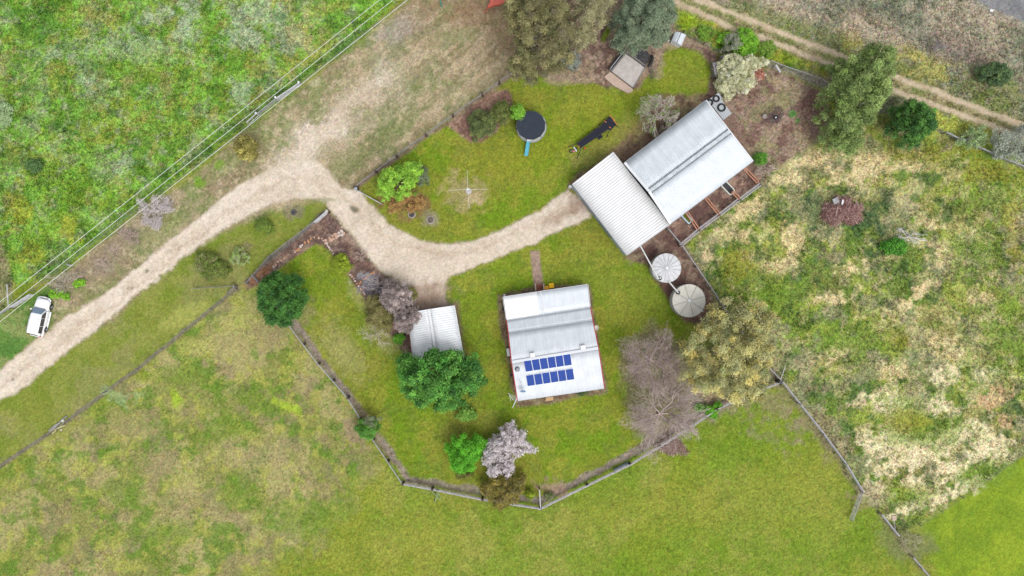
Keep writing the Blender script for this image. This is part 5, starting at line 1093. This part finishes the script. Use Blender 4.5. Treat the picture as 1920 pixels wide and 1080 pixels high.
# ------------------------------------------------------------- fences, stones, wires, car
def dupchild(src,parent,loc,rz=0.0):
    o=src.copy(); COL.objects.link(o); o.parent=parent; o.location=Vector(loc); o.rotation_euler=(0,0,rz); return o
POSTW=mat('weathered_post',C(150,142,132),0.9,0.3,5,0.4); RAILW=mat('white_rail',C(204,204,206),0.5,0.15,2); WIRE=mat('wire',C(150,148,142),0.6,0.2,3,metal=0.3); RAILG=mat('grey_rail',C(176,174,176),0.6,0.2,3)
def fence(name,label,cat,pts,step=3.0,ph=1.25,pr=0.07,postm=None,rails=(),railm=None,rw=0.07,wires=(0.4,0.7,1.0),zr=None,group=None,every=1,square=False,rh=None,mesh=False):
    P=[W(*p) for p in pts]; t=thing(name,label,cat,(P[0].x,P[0].y,0),group); o0=Vector((P[0].x,P[0].y,0))
    pos=[]
    for a,b in zip(P[:-1],P[1:]):
        L=(b-a).length; n=max(1,int(round(L/step)))
        pos+=[lerp(a,b,i/n) for i in range(n)]
    pos.append(P[-1]); pos=pos[:99]
    m=MB(); m.v=[]; 
    if square: m.box((P[0].x,P[0].y,ph/2-.05),(pr*2,pr*2,ph+.1))
    else: m.tube([(P[0].x,P[0].y,-.05),(P[0].x,P[0].y,ph*.6),(P[0].x,P[0].y,ph)],[pr*1.05,pr,pr*.95],8)
    src=m.build('post',postm or POSTW,t)
    for p in pos[1:]: dupchild(src,t,(p.x-o0.x,p.y-o0.y,random.uniform(-.06,.06)),random.uniform(-.2,.2))
    for z in rails:
        m=MB()
        for a,b in zip(P[:-1],P[1:]): m.bar((a.x,a.y,z),(b.x,b.y,z),rw,rh or rw)
        m.build('rail',railm or RAILW,t)
    for z in wires:
        m=MB(); q=[(p.x,p.y,z+random.uniform(-.01,.01)) for p in P]; m.tube(q,0.012,4); m.build('wire',WIRE,t)
    if mesh:
        m=MB()
        for a,b in zip(P[:-1],P[1:]):
            L=(b-a).length; n=int(L/0.35)
            for i in range(n): q=lerp(a,b,i/n); m.bar((q.x,q.y,0.05),(q.x,q.y,mesh),0.008,0.008)
        m.build('netting',WIRE,t)
    return t
# road fence below the overhead wires
fence('wire_fence','long wire fence dividing the weedy paddock from the drive verge','fence',[(-150,716),(-60,648),(28,578)],4,1.2)
fence('wire_fence','wire fence from the white gate pipes up to the top edge under the wires','fence',[(66,545),(200,440),(320,350),(470,240)],5,1.15,0.05)
fence('wire_fence','wire fence on the upper part of the verge, above the white gate','fence',[(566,158),(640,102),(765,2),(860,-76)],5,1.2,0.05)
def gate(label,a,b,h=1.15,bars=4,m_=None,r=0.03,name='gate'):
    A,B=W(*a),W(*b); t=thing(name,label,'gate',(A.x,A.y,0)); m=MB()
    for k in range(bars): z=0.2+(h-0.2)*k/(bars-1); m.tube([(A.x,A.y,z),(B.x,B.y,z)],r if k<bars-1 else r*1.6,6)
    m.build('bars',m_ or RAILW,t)
    for q in (A,B,(A+B)/2): MB().tube([(q.x,q.y,0.15),(q.x,q.y,h)],r*1.1,6).build('upright',m_ or RAILW,t)
    return t
gate('white pipe gate in the road fence, upper of the two leaves',(523,189),(566,160),1.3,4,r=0.045)
gate('thin grey pipe gate in the road fence, between two white capped posts',(486,217),(522,188),1.1,4,RAILG,0.028)
gate('short white strainer rail at the lower end of the road gates',(468,233),(486,217),1.2,2,r=0.045)
for i,(x,y) in enumerate(((565,159),(522,187),(486,216))):
    b=W(x,y); t=thing('gate_post',['white topped gate post highest on the road fence','white topped gate post in the middle of the road gates','white topped gate post lowest on the road fence'][i],'post',(b.x,b.y,0)); MB().tube([(b.x,b.y,0),(b.x,b.y,1.35)],0.09,10).build('shaft',RAILG,t); MB().lathe((b.x,b.y,1.35),[(0.13,-0.05),(0.13,0.03),(0,0.08)],12).build('cap',WHITE,t)
gate('white pipe gate in front of the bonnet of the white car',(28,576),(66,552),1.25,4,r=0.05)
fence('rail_fence','grey double rail fence at the left edge beside the white car','fence',[(-60,632),(0,594),(28,574)],2.0,1.2,0.07,rails=(0.7,1.15),railm=RAILG,rw=0.1,wires=())
fence('rail_fence','single white rail fence running up the left edge from the car gate','fence',[(24,533),(26.5,574)],2.7,1.2,0.06,rails=(1.15,),railm=RAILW,rw=0.1,wires=(0.4,))
MB_=MB()
b=W(130,497); tag(MB().bar(W(125,496.5,0.12),W(137,498,0.12),0.16,0.14).build('plank',RAILG,None,loc=(b.x,b.y,0)),'short grey plank in the weeds under the wires above the car','plank')
# yard fences
fence('post_and_wire_fence','grey timber post fence along the upper side of the yard lawn','fence',[(668,352),(745,294),(800,255),(850,219),(905,180),(968,134)],3.0,1.2,0.12,DTIMB,rails=(1.1,),railm=TIMB,rw=0.12,wires=(0.4,0.75),square=True)
gate('open white pipe gate at the drive entrance to the upper lawn',(671,358),(718,384),1.2,4,r=0.035)
b=W(671,356); t=thing('gate_post','thick dark gate post with pale top at the upper lawn gate','post',(b.x,b.y,0)); MB().tube([(b.x,b.y,0),(b.x,b.y,1.4)],0.2,10).build('shaft',DTIMB,t); MB().lathe((b.x,b.y,1.4),[(0.2,-.02),(0.2,0.05),(0,0.08)],10).build('cap',GALV,t)
b=W(617,398); t=thing('gate_post','thick dark gate post at the top of the long garden bed','post',(b.x,b.y,0)); MB().tube([(b.x,b.y,0),(b.x,b.y,1.4)],0.2,10).build('shaft',DTIMB,t); MB().lathe((b.x,b.y,1.4),[(0.22,-.02),(0.2,0.05),(0,0.08)],10).build('cap',CONC,t)
gate('white pipe gate folded along the top end of the long garden bed',(594,418),(617,398),1.3,3,r=0.07)
fence('post_and_wire_fence','weathered fence following the upper edge of the long garden bed','fence',[(466,531),(508,481),(540,456),(568,435),(594,416)],3,1.1,0.08,TIMB,rails=(0.95,),railm=TIMB,rw=0.09,wires=(0.4,0.7))
gate('short grey timber stile across the lower end of the garden bed',(476,515),(487,529),0.9,3,TIMB,0.05)
fence('post_and_wire_fence','long wire fence between the lower left paddock and the strip beside the drive','fence',[(-120,968),(0,876),(130,788),(200,734),(262,690),(350,617),(445,541)],4.0,1.2,0.08,POSTW,wires=(0.3,0.6,0.9,1.15))
gate('long thin open wire gate lying across the grass strip to the fence end',(366,541),(444,536),1.1,4,WIRE,0.025)
b=W(445,537); t=thing('strainer_post','thick grey strainer post ending the long paddock fence','post',(b.x,b.y,0)); MB().tube([(b.x,b.y,0),(b.x,b.y,1.4)],0.16,10).build('shaft',TIMB,t); MB().bar((b.x,b.y,1.0),(b.x-1.3,b.y-0.9,0.1),0.12,0.12).build('brace',TIMB,t)
YF=[(545,608),(600,681),(655,744),(702,822),(757,904)]
fence('post_and_rail_fence','left yard fence with pale top rail and dark posts, from round tree to corner','fence',YF,3.4,1.2,0.13,DTIMB,rails=(1.15,),railm=RAILG,rw=0.10,wires=(0.3,0.6,0.9),square=True,mesh=1.1)
fence('post_and_rail_fence','lower yard fence with white top rails, between the left corner and golden bush','fence',[(757,904),(812,914),(905,933),(1013,950)],4.6,1.2,0.14,DTIMB,rails=(0.6,1.15),railm=mat('weathered_white_rail',C(190,186,182),0.8,0.35,4) if 'weathered_white_rail' not in bpy.data.materials else bpy.data.materials['weathered_white_rail'],rw=0.14,wires=(0.3,0.9),square=True,mesh=1.1)
fence('post_and_rail_fence','right hand yard fence with white rail, passing under the bare trees','fence',[(1013,950),(1100,907),(1180,868),(1290,800),(1340,765),(1398,740),(1462,714)],5.0,1.2,0.13,DTIMB,rails=(0.6,1.15),railm=mat('weathered_white_rail',C(190,186,182),0.8,0.35,4) if 'weathered_white_rail' not in bpy.data.materials else bpy.data.materials['weathered_white_rail'],rw=0.14,wires=(0.3,0.9),square=True,mesh=1.1)
A,B=W(1011,914),W(1013,949); t=thing('rail','single pinkish white rail standing across the lowest fence corner','rail',(B.x,B.y,0)); MB().bar((A.x,A.y,1.1),(B.x,B.y,1.1),0.12,0.12).build('rail_bar',RAILW,t)
for q in (A,B): MB().box((q.x,q.y,0.55),(0.14,0.14,1.15)).build('post',DTIMB,t)
fence('post_and_wire_fence','fence passing beside the round tanks and under the loose eucalypt','fence',[(1250,430),(1276,461),(1330,540),(1360,585),(1400,640),(1430,680),(1462,714)],3.2,1.2,0.1,TIMB,rails=(1.1,),railm=RAILG,rw=0.10,wires=(0.4,0.8),square=True)
fence('post_and_rail_fence','straight pale railed fence between green paddock and straw paddock','fence',[(1462,714),(1495,755),(1540,812),(1580,866),(1613,920)],3.6,1.25,0.09,POSTW,rails=(0.7,1.2),railm=RAILG,rw=0.13,wires=(0.4,))
A=W(1462,714); t=thing('strainer_post','dark corner post where the yard fence meets the straw paddock fence','post',(A.x,A.y,0)); MB().tube([(A.x-.4,A.y,0),(A.x-.4,A.y,1.5)],0.22,10).build('shaft',DARK,t); MB().bar((A.x-.4,A.y,1.2),(A.x+.6,A.y+1.8,0.2),0.1,0.1).build('brace',RAILW,t)
gate('open grey mesh gate at the lower end of the straw paddock fence',(1610,922),(1592,972),1.15,5,RAILG,0.03)
fence('post_and_rail_fence','short grey rail fence piece just right of the open paddock gate','fence',[(1646,960),(1662,980),(1678,1000)],1.6,1.2,0.08,POSTW,rails=(0.7,1.15),railm=RAILG,rw=0.14,wires=())
fence('post_and_rail_fence','fence leaving the photograph at the lower right corner','fence',[(1705,1040),(1722,1060),(1742,1084),(1790,1150)],2.2,1.2,0.09,POSTW,rails=(0.7,1.15),railm=RAILG,rw=0.1,wires=())
b=W(1676,970); t=thing('stand','small pinkish square box on a leaning grey pole by the fence gap','box on pole',(b.x,b.y,0)); p=W(1676,971,1.2); MB().box(p,(0.52,0.6,0.3),0.08).build('box',PCONC,t,bevel=0.03); MB().tube([p,W(1678.5,994,0.1)],0.06,6).build('pole',RAILG,t)
fence('wire_fence','thin wire fence between straw paddock and the bright green lower right paddock','fence',[(1720,982),(1800,930),(1893,862),(1960,820),(2100,740)],4.2,1.1,0.05,POSTW,wires=(0.4,0.7,1.0))
fence('post_and_wire_fence','wire fence from the kennel past the green bushes above the brown yard','fence',[(1280,62),(1318,84),(1352,101),(1400,112)],2.8,1.1,0.07,DTIMB,wires=(0.3,0.6,0.9),mesh=0.9)
fence('mesh_fence','grey mesh fence along the upper edge of the brown yard','fence',[(1440,118),(1465,128),(1500,140),(1535,152),(1560,170),(1600,196)],2.2,1.2,0.07,POSTW,rails=(1.1,),railm=RAILG,rw=0.09,wires=(0.3,0.6,0.9),mesh=1.1)
A,B=W(1455,122,1.2),W(1463,136,1.1); t=thing('rail','short bright white rail end on the mesh fence above the brown yard','rail',(B.x,B.y,0)); MB().bar(A,B,0.2,0.12).build('rail_bar',RAILW,t); MB().tube([A,(A.x,A.y,0)],0.07).build('post',RAILW,t)
fence('post_and_rail_fence','sagging grey rail fence between dark glossy tree and the right edge','fence',[(1766,251),(1800,268),(1830,280),(1866,297),(1925,320),(2050,370)],3.5,1.2,0.09,POSTW,rails=(1.1,),railm=RAILG,rw=0.14,wires=(0.4,0.8))
fence('wire_fence','wire fence hidden behind the willow like tree beside the wheel track','fence',[(1600,196),(1650,210),(1700,226),(1766,251)],3.6,1.1,0.06,POSTW)
# cattle pens by the barn
def penrail(label,a,b,m_,w_=0.12,z=1.05,two=True):
    A,B=yc(*a,1.0),yc(*b,1.0); t=thing('pen_rail',label,'pen rail',(A.x,A.y,0)); d=(B-A).normalized(); s=Vector((-d.y,d.x,0))*0.15
    for k in ((-1,1) if two else (0,)):
        MB().bar((A.x+s.x*k,A.y+s.y*k,z),(B.x+s.x*k,B.y+s.y*k,z),w_,0.1).build('rail',m_,t)
    MB().bar((A.x,A.y,0.5),(B.x,B.y,0.5),0.06,0.12).build('lower_rail',m_,t)
    n=max(1,int((B-A).length/1.8)); src=None
    for i in range(n+1):
        q=lerp(A,B,i/n); MB().box((q.x,q.y,0.55),(0.13,0.13,1.1)).build('post',DTIMB if m_!=REDT else REDT,t)
    return t
penrail('pinkish double timber rail at the far right end of the pens',(938,98),(1085,252),REDT)
penrail('pinkish double timber rail starting at the rounded cream trough',(800,360),(878,436),REDT)
penrail('pinkish double timber rail in the middle of the pens',(500,430),(648,608),REDT)
penrail('pinkish double timber rail beside the pale blue trough',(288,592),(415,780),REDT)
for l_,a,b in (('grey outer pen rail, first from the tanks',(213,965),(412,795)),('grey outer pen rail, second from the tanks',(430,780),(640,625)),('grey outer pen rail, third from the tanks',(658,614),(868,450)),('grey outer pen rail, farthest from the tanks',(890,442),(1112,275))):
    t=penrail(l_,a,b,RAILG,0.14,1.1,True); t['group']='outer rails of the cattle pens'
# garden edging stones
SA=[mat('pink_stone',C(214,176,152),0.9,0.2,6,0.3),mat('orange_stone',C(204,150,110),0.9,0.2,6,0.3),mat('pale_stone',C(220,202,190),0.9,0.2,6,0.3)]
protos=[]
def bedp(x,y): return W(460+x/4.153,380+y/4.153)
def stones(grp,label,pts,sp,r,jit=0.12,mts=(0,1,2)):
    P=[bedp(*p) for p in pts]
    for a,b in zip(P[:-1],P[1:]):
        n=max(1,int((b-a).length/sp))
        for i in range(n):
            q=lerp(a,b,(i+random.random()*.4)/n)+Vector((random.uniform(-jit,jit),random.uniform(-jit,jit),0)); s=r*random.uniform(0.7,1.25); mt=random.choice(mts)
            key=(mt,random.randrange(3)); src=next((o for k,o in protos if k==key),None)
            if src is None:
                m=MB(); m.ball((0,0,0),1,9,6,(1.0,0.75,0.42),0.16); src=m.build('edging_stone',SA[mt],None,loc=(0,0,0)); protos.append((key,src)); o=src
            else: o=src.copy(); COL.objects.link(o)
            o.location=(q.x,q.y,s*0.15); o.rotation_euler=(0,0,random.uniform(0,3.1)); o.scale=(s,s*random.uniform(.8,1.1),s*.8)
            tag(o,label,'stone',grp)
stones('stones edging the upper arm of the long garden bed','pinkish stone in the loose row along the upper arm of the garden bed',[(375,395),(450,335),(520,270)],0.36,0.2)
stones('stones edging the lower part of the upper arm','pale pinkish stone in the row near the round dense tree end of the bed',[(205,500),(255,465),(335,415)],0.34,0.19)
stones('stones at the inner corner of the bed','pale stone in the row between the lawn corner and the ball shaped shrub',[(535,270),(590,275),(640,330),(695,410)],0.3,0.15,0.06,(0,2))
stones('stepping stones crossing the bed','large pale stone in the double row crossing the garden bed below the gate',[(632,318),(700,270),(790,232)],0.36,0.25,0.07,(0,2))
stones('stepping stones crossing the bed','large pale stone in the double row crossing the garden bed below the gate',[(625,290),(700,245),(775,215)],0.36,0.24,0.07,(0,2))
stones('stones below the ball shaped shrub','pale stone in the row just below the ball shaped shrub',[(800,545),(865,622)],0.3,0.15,0.05,(0,2))
stones('stones along the lower lawn side of the bed','pinkish stone in the row along the lower lawn edge of the garden bed',[(870,630),(905,680),(945,728)],0.3,0.14,0.06,(0,1,2))
stones('stones crossing the lower bed','pinkish orange stone in the row crossing the lower garden bed by grey ash',[(885,628),(950,575),(1015,530)],0.3,0.16,0.06,(0,1))
stones('stones between the bed and the gravel','small pale stone along the gravel edge of the garden bed',[(705,120),(760,190),(850,270)],0.7,0.11,0.15,(0,2))
stones('stones between the bed and the gravel','small pale stone along the gravel edge of the garden bed',[(940,380),(1005,470),(1100,560)],0.6,0.12,0.15,(0,2))
# log pile on the long fence
def fp(x,y,z=0.1): return W(60+x/15.43,760+y/15.43,z)
LG1=mat('green_grey_log',C(196,190,140),0.9,0.2,5); LG2=mat('silver_log',C(176,172,172),0.9,0.2,5)
for a,b,r,m_,l_ in (((480,735),(720,530),0.07,LG2,'thin silver pole lying along the long fence, leftmost of the pile'),((530,740),(880,425),0.10,LG2,'thickest silver pole in the fence pole pile, touching the white bucket'),((520,745),(950,570),0.11,LG1,'long yellowish pole lying flat outside the fence pole pile'),((585,810),(710,715),0.10,LG1,'short yellowish pole lowest in the fence pole pile'),((880,400),(1010,310),0.08,LG2,'short silver pole above the white bucket on the fence'),((800,590),(920,500),0.07,LG1,'short thin yellowish pole between two longer ones by the bucket')):
    A,B=fp(*a,0.12),fp(*b,0.16); tag(MB().tube([A,B],r,8).build('pole',m_,None,loc=(A.x,A.y,0)),l_,'pole')
p=fp(935,435,0); t=thing('bucket','white round bucket standing among silver poles on the long fence','bucket',(p.x,p.y,0)); MB().lathe((p.x,p.y,0),[(0.12,0),(0.16,0.36),(0.15,0.37),(0,0.36)],16).build('shell',CREAM,t); MB().torus((p.x,p.y,0.36),0.16,0.015,16,5).build('rim',WHITE,t)
p=fp(850,705,0); tag(MB().ball((p.x,p.y,0.07),0.14,9,6,(1,1,.6),.1).build('rock',SA[2],None,loc=(p.x,p.y,0)),'pale round stone in the grass below the white bucket','rock')
# green stand and trough outside the yard
GRN=mat('green_paint',C(150,176,130),0.6,0.15,3)
b=W(817,929); t=thing('stand','pale green folding metal stand outside the lower yard fence','stand',(b.x,b.y,0))
for a,c_ in (((820,921),(815,943)),((810,922),(825,937)),((823,922),(816,941)),((822,922),(826,936))): MB().tube([W(*a,0.8),W(*c_,0.05)],0.04,6).build('leg',GRN,t)
MB().bar(W(818,920,0.85),W(823,921,0.85),0.12,0.05).build('top_bar',WHITE,t)
A,B=W(1152,884,0.4),W(1177,871,0.4); d_=(B-A).normalized(); t=thing('trough','narrow blue grey water trough outside the right hand yard fence','trough',(A.x,A.y,0)); TB=mat('blue_grey_trough',C(140,156,170),0.6,0.15,3)
sd_=Vector((-d_.y,d_.x,0))
for k in(-1,1): MB().bar(A+sd_*.2*k-Vector((0,0,.2)),B+sd_*.2*k-Vector((0,0,.2)),0.05,0.4).build('side',TB,t)
MB().bar(A-Vector((0,0,.36)),B-Vector((0,0,.36)),0.4,0.05).build('base',TB,t); MB().bar(B-sd_*.3+Vector((0,0,.02)),B+sd_*.3+Vector((0,0,.02)),0.16,0.1).build('float_cover',mat('blue_cover',C(120,150,176)),t)
# things by the shed corner
for px,py,r,l_,m_ in ((1069,351,0.22,'round white pot at the left corner of the shed',WHITE),(1075.5,355,0.2,'grey pot touching the white one at the left corner of the shed',GALV)):
    b=W(px,py); t=thing('pot',l_,'pot',(b.x,b.y,0)); MB().lathe((b.x,b.y,0),[(r*.7,0),(r,0.4),(r*.85,0.42),(r*.8,0.3),(0,0.3)],16).build('body',m_,t); MB().torus((b.x,b.y,0.41),r*.95,0.025,16,5).build('rim',m_,t)
b=W(1107,395.5); t=thing('tap_stand','small white tap stand halfway along the shed wall by the drive','tap stand',(b.x,b.y,0)); MB().tube([(b.x,b.y,0),(b.x,b.y,0.8)],0.06,8).build('pipe',PVC,t); MB().box((b.x,b.y,0.85),(0.2,0.2,0.15)).build('tap_box',WHITE,t)
b=W(1858,20); tag(MB().ball((b.x,b.y,.1),0.26,9,6,(1,.8,.5),.12).build('rock',WHITE,None,loc=(b.x,b.y,0)),'white rock on the verge of the asphalt road','rock')
b=W(1575,378); t=thing('tin_sheet','bent grey tin sheet on the reddish brush heap','tin sheet',(b.x,b.y,0)); MB().box((b.x-.9,b.y,1.0),(0.9,0.7,0.05),0.4,M=Matrix.Rotation(0.4,3,'Z')@Matrix.Rotation(0.3,3,'Y')).build('sheet',RAILG,t); MB().box((b.x-.15,b.y-.2,1.15),(0.3,0.6,0.05),M=Matrix.Rotation(-0.2,3,'Z')@Matrix.Rotation(0.5,3,'Y')).build('flap',WHITE,t)
# overhead wires (about eight metres up) with poles beyond the picture
PW=mat('pale_conductor',C(214,214,208,1.2),0.5,0.1,2)
for a,b,l_ in (((0,567),(713,0),'topmost pale overhead wire crossing the weedy paddock'),((0,587),(738,0),'middle pale overhead wire crossing the weedy paddock'),((0,604),(765,0),'lowest pale overhead wire, running along the paddock fence line')):
    dx_,dy_=b[0]-a[0],b[1]-a[1]; z=8.0
    P=[]
    for i in range(25):
        s=-0.75+2.45*i/24; zz=z+0.9*((s-0.475)/1.225)**2
        g=W(a[0]+dx_*s,a[1]+dy_*s,z); P.append((g.x,g.y,zz))
    t=tag(MB().tube(P,0.028,5,True).build('overhead_wire',PW,None,loc=P[12]),l_,'wire')
for k,s in enumerate((-0.75,1.70)):
    g=W(0+738*s,587-587*s,8.0); t=thing('power_pole',['timber power pole carrying the wires beyond the lower left','timber power pole carrying the wires beyond the top edge'][k],'power pole',(g.x,g.y,0))
    MB().tube([(g.x,g.y,-.2),(g.x,g.y,9.3)],[0.18,0.13],10).build('shaft',POSTW,t); d_=Vector((738,587,0)).normalized(); s_=Vector((-d_.y,d_.x,0)); MB().bar(Vector((g.x,g.y,8.75))-s_*1.6,Vector((g.x,g.y,8.75))+s_*1.6,0.12,0.14).build('cross_arm',TIMB,t)
# ------------------------------------------------------------- car
def car(px,py,ang):
    b=W(px,py); root=thing('parked_car','white four wheel drive wagon parked on the green verge at the left edge','car',(b.x,b.y,0))
    PAINT=mat('white_car_paint',C(250,250,252,1.1),0.25,0.03,2,spec=0.6); GL=mat('car_glass',(0.02,0.025,0.03),0.06,0.05,2,spec=0.9); WS=mat('windscreen',C(110,134,160),0.1,0.1,2,spec=0.9)
    RT=Matrix.Rotation(ang,3,'Z'); o=Vector((b.x,b.y,0))
    def fin(m): m.v=[tuple(o+RT@Vector(v)) for v in m.v]; return m
    def loft(secs):
        m=MB(); k=len(secs[0]); v=[p for s in secs for p in s]; n=len(secs)
        f=[(i*k+j,i*k+(j+1)%k,(i+1)*k+(j+1)%k,(i+1)*k+j) for i in range(n-1) for j in range(k)]
        f+=[tuple(range(k))[::-1],tuple(range((n-1)*k,n*k))]; m.poly(v,f); return m
    def ring(x,w,z0,z1,crown=0.03,tuck=0.08):
        zs=(z0+z1)/2
        return [(x,-w+.06,z0),(x,-w,zs-.12),(x,-w+.01,zs+.1),(x,-w+tuck,z1-.04),(x,-w*.72,z1+crown*.5),(x,0,z1+crown),(x,w*.72,z1+crown*.5),(x,w-tuck,z1-.04),(x,w-.01,zs+.1),(x,w,zs-.12),(x,w-.06,z0)]
    body=[ring(-2.38,.72,.5,.86,.01,.12),ring(-2.33,.84,.42,.98),ring(-2.1,.9,.36,1.05),ring(-1.2,.93,.34,1.06),ring(0,.93,.34,1.05),ring(.9,.93,.34,1.03,.03),ring(1.4,.92,.36,1.0,.06),ring(1.9,.88,.4,.95,.06),ring(2.2,.78,.44,.86,.05),ring(2.36,.58,.5,.74,.02)]
    bd=fin(loft(body)).build('body',PAINT,root,smooth=True)
    def gr(x,w,z0,z1,wt): return [(x,-w,z0),(x,-(w+wt)/2-.02,(z0+z1)/2),(x,-wt,z1-.06),(x,-wt*.8,z1),(x,0,z1+.03),(x,wt*.8,z1),(x,wt,z1-.06),(x,(w+wt)/2+.02,(z0+z1)/2),(x,w,z0)]
    cab=[gr(-2.28,.8,1.0,1.12,.72),gr(-2.05,.84,1.0,1.7,.66),gr(-1.5,.86,1.0,1.79,.68),gr(-.5,.87,1.0,1.81,.69),gr(.25,.87,1.0,1.76,.66),gr(.45,.86,1.0,1.66,.64),gr(1.12,.84,1.0,1.04,.80)]
    fin(loft(cab)).build('cabin',PAINT,root,smooth=True)
    def quad(nm,pts,mt,th=.012):
        m=MB(); a,b_,c,d=[Vector(p) for p in pts]; n=(b_-a).cross(d-a).normalized()*th
        m.poly([p+n for p in (a,b_,c,d)]+[p-n for p in (a,b_,c,d)],[(0,1,2,3),(7,6,5,4),(0,4,5,1),(1,5,6,2),(2,6,7,3),(3,7,4,0)]); fin(m).build(nm,mt,root)
    quad('windscreen',[(1.10,-.74,1.085),(1.10,.74,1.085),(.5,.6,1.665),(.5,-.6,1.665)],WS,.02)
    quad('rear_window',[(-2.27,.62,1.2),(-2.27,-.62,1.2),(-2.1,-.56,1.64),(-2.1,.56,1.64)],GL,.02)
    for s in (1,-1):
        for nm,x0,x1,x0t,x1t in (('front_window',.02,.92,.02,.42),('rear_side_window',-.95,-.04,-.95,-.04),('quarter_window',-1.9,-1.02,-1.85,-1.02)):
            quad(nm,[(x0,s*.885,1.1),(x1,s*.885,1.1),(x1t,s*.745,1.62),(x0t,s*.745,1.62)],GL,.02)
        fin(MB().tube([(-1.75,s*.56,1.86),(0.1,s*.56,1.87)],.022,6)).build('roof_rail',GALV,root)
        fin(MB().box((.82,s*1.04,1.12),(.16,.24,.18))).build('mirror',PAINT,root,bevel=.04)
        fin(MB().box((-.15,s*.98,.36),(2.0,.2,.05))).build('running_board',PAINT,root,bevel=.02)
        fin(MB().box((-2.3,s*.72,.95),(.12,.2,.3))).build('tail_light',mat('red_lens',C(190,40,50),0.3,0.1,3) if 'red_lens' not in bpy.data.materials else bpy.data.materials['red_lens'],root)
        fin(MB().box((2.14,s*.66,.8),(.2,.3,.13),M=Matrix.Rotation(-s*.5,3,'Z'))).build('headlight',GLASSL,root,bevel=.03)
        fin(MB().box((0,s*.925,.95),(.01,.01,.01))) 
        for x in (1.45,-1.4):
            w_=MB(); Rx_=Matrix.Rotation(math.pi/2,3,'X'); c=Vector((x,s*.86,.38))
            w_.lathe((0,0,0),[(.2,-.13),(.34,-.13),(.385,-.08),(.385,.08),(.34,.13),(.2,.13)],24); w_.v=[tuple(c+Rx_@Vector(v)) for v in w_.v]; wh=fin(w_).build('wheel',BLACK,root,smooth=True)
            r_=MB(); r_.lathe((0,0,0),[(0,.1),(.07,.12),(.19,.08),(.24,.135),(.24,-.135),(.19,-.08),(.07,-.12),(0,-.1)],20); r_.v=[tuple(c+Rx_@Vector(v)) for v in r_.v]; fin(r_).build('rim',GALV,wh)
    m=MB(); pp=[(2.2,-.86,.62),(2.42,-.6,.6),(2.52,0,.6),(2.42,.6,.6),(2.2,.86,.62)]; m.tube(pp,.09,8); fin(m).build('front_bumper',PAINT,root,smooth=True)
    m=MB(); m.tube([(2.4,-.35,.62),(2.5,-.33,1.02),(2.54,0,1.05),(2.5,.33,1.02),(2.4,.35,.62)],.035,6); fin(m).build('bull_bar',PAINT,root)
    fin(MB().box((2.38,0,.76),(.08,1.0,.14))).build('grille',DARK,root,bevel=.02); fin(MB().box((-2.42,0,.55),(.14,1.55,.2))).build('rear_bumper',PAINT,root,bevel=.06)
    m=MB(); m.poly([(1.16,-.66,1.06),(1.16,.66,1.06),(1.2,.66,1.055),(1.2,-.66,1.055)],[(0,1,2,3)]); fin(MB().box((1.17,0,1.07),(.05,1.35,.02))).build('bonnet_vent',DARK,root)
GLASSL=mat('headlamp_glass',C(200,210,220),0.1,0.05,3)
car(81,594,math.radians(77))
EXPO=0.75
# ------------------------------------------------------------- camera, light
cam=bpy.data.cameras.new('camera'); co=bpy.data.objects.new('camera',cam); COL.objects.link(co)
co.location=(0,0,H); co.rotation_euler=(0,0,0); cam.sensor_width=36; cam.lens=36*H/(1920/S); cam.clip_end=4000; cam.clip_start=0.5
scene.camera=co
w=bpy.data.worlds.new('World'); scene.world=w; w.use_nodes=True; nt=w.node_tree; bg=nt.nodes['Background']
sky=nt.nodes.new('ShaderNodeTexSky'); sky.sky_type='NISHITA'; sky.sun_disc=False
SUN_EL=math.radians(62); SUN_AZ=math.radians(145)      # from the lower right of the photograph
sky.sun_elevation=SUN_EL; sky.sun_rotation=SUN_AZ; sky.dust_density=3.0; sky.air_density=1.0; sky.ozone_density=1.0
hs=nt.nodes.new('ShaderNodeHueSaturation'); hs.inputs['Saturation'].default_value=0.25
nt.links.new(sky.outputs[0],hs.inputs['Color']); nt.links.new(hs.outputs[0],bg.inputs['Color']); bg.inputs['Strength'].default_value=0.15
sl=bpy.data.lights.new('sun','SUN'); sl.energy=0.85; sl.angle=math.radians(26); sl.color=(1,0.985,0.96)
so=bpy.data.objects.new('sun',sl); COL.objects.link(so)
d=Vector((math.sin(SUN_AZ)*math.cos(SUN_EL),math.cos(SUN_AZ)*math.cos(SUN_EL),math.sin(SUN_EL)))
so.rotation_euler=d.to_track_quat('Z','Y').to_euler(); so.location=(40,-50,80)
scene.view_settings.view_transform='Standard'; scene.view_settings.look='None'; scene.view_settings.gamma=1; scene.view_settings.exposure=EXPO
scene.view_settings.use_curve_mapping=False
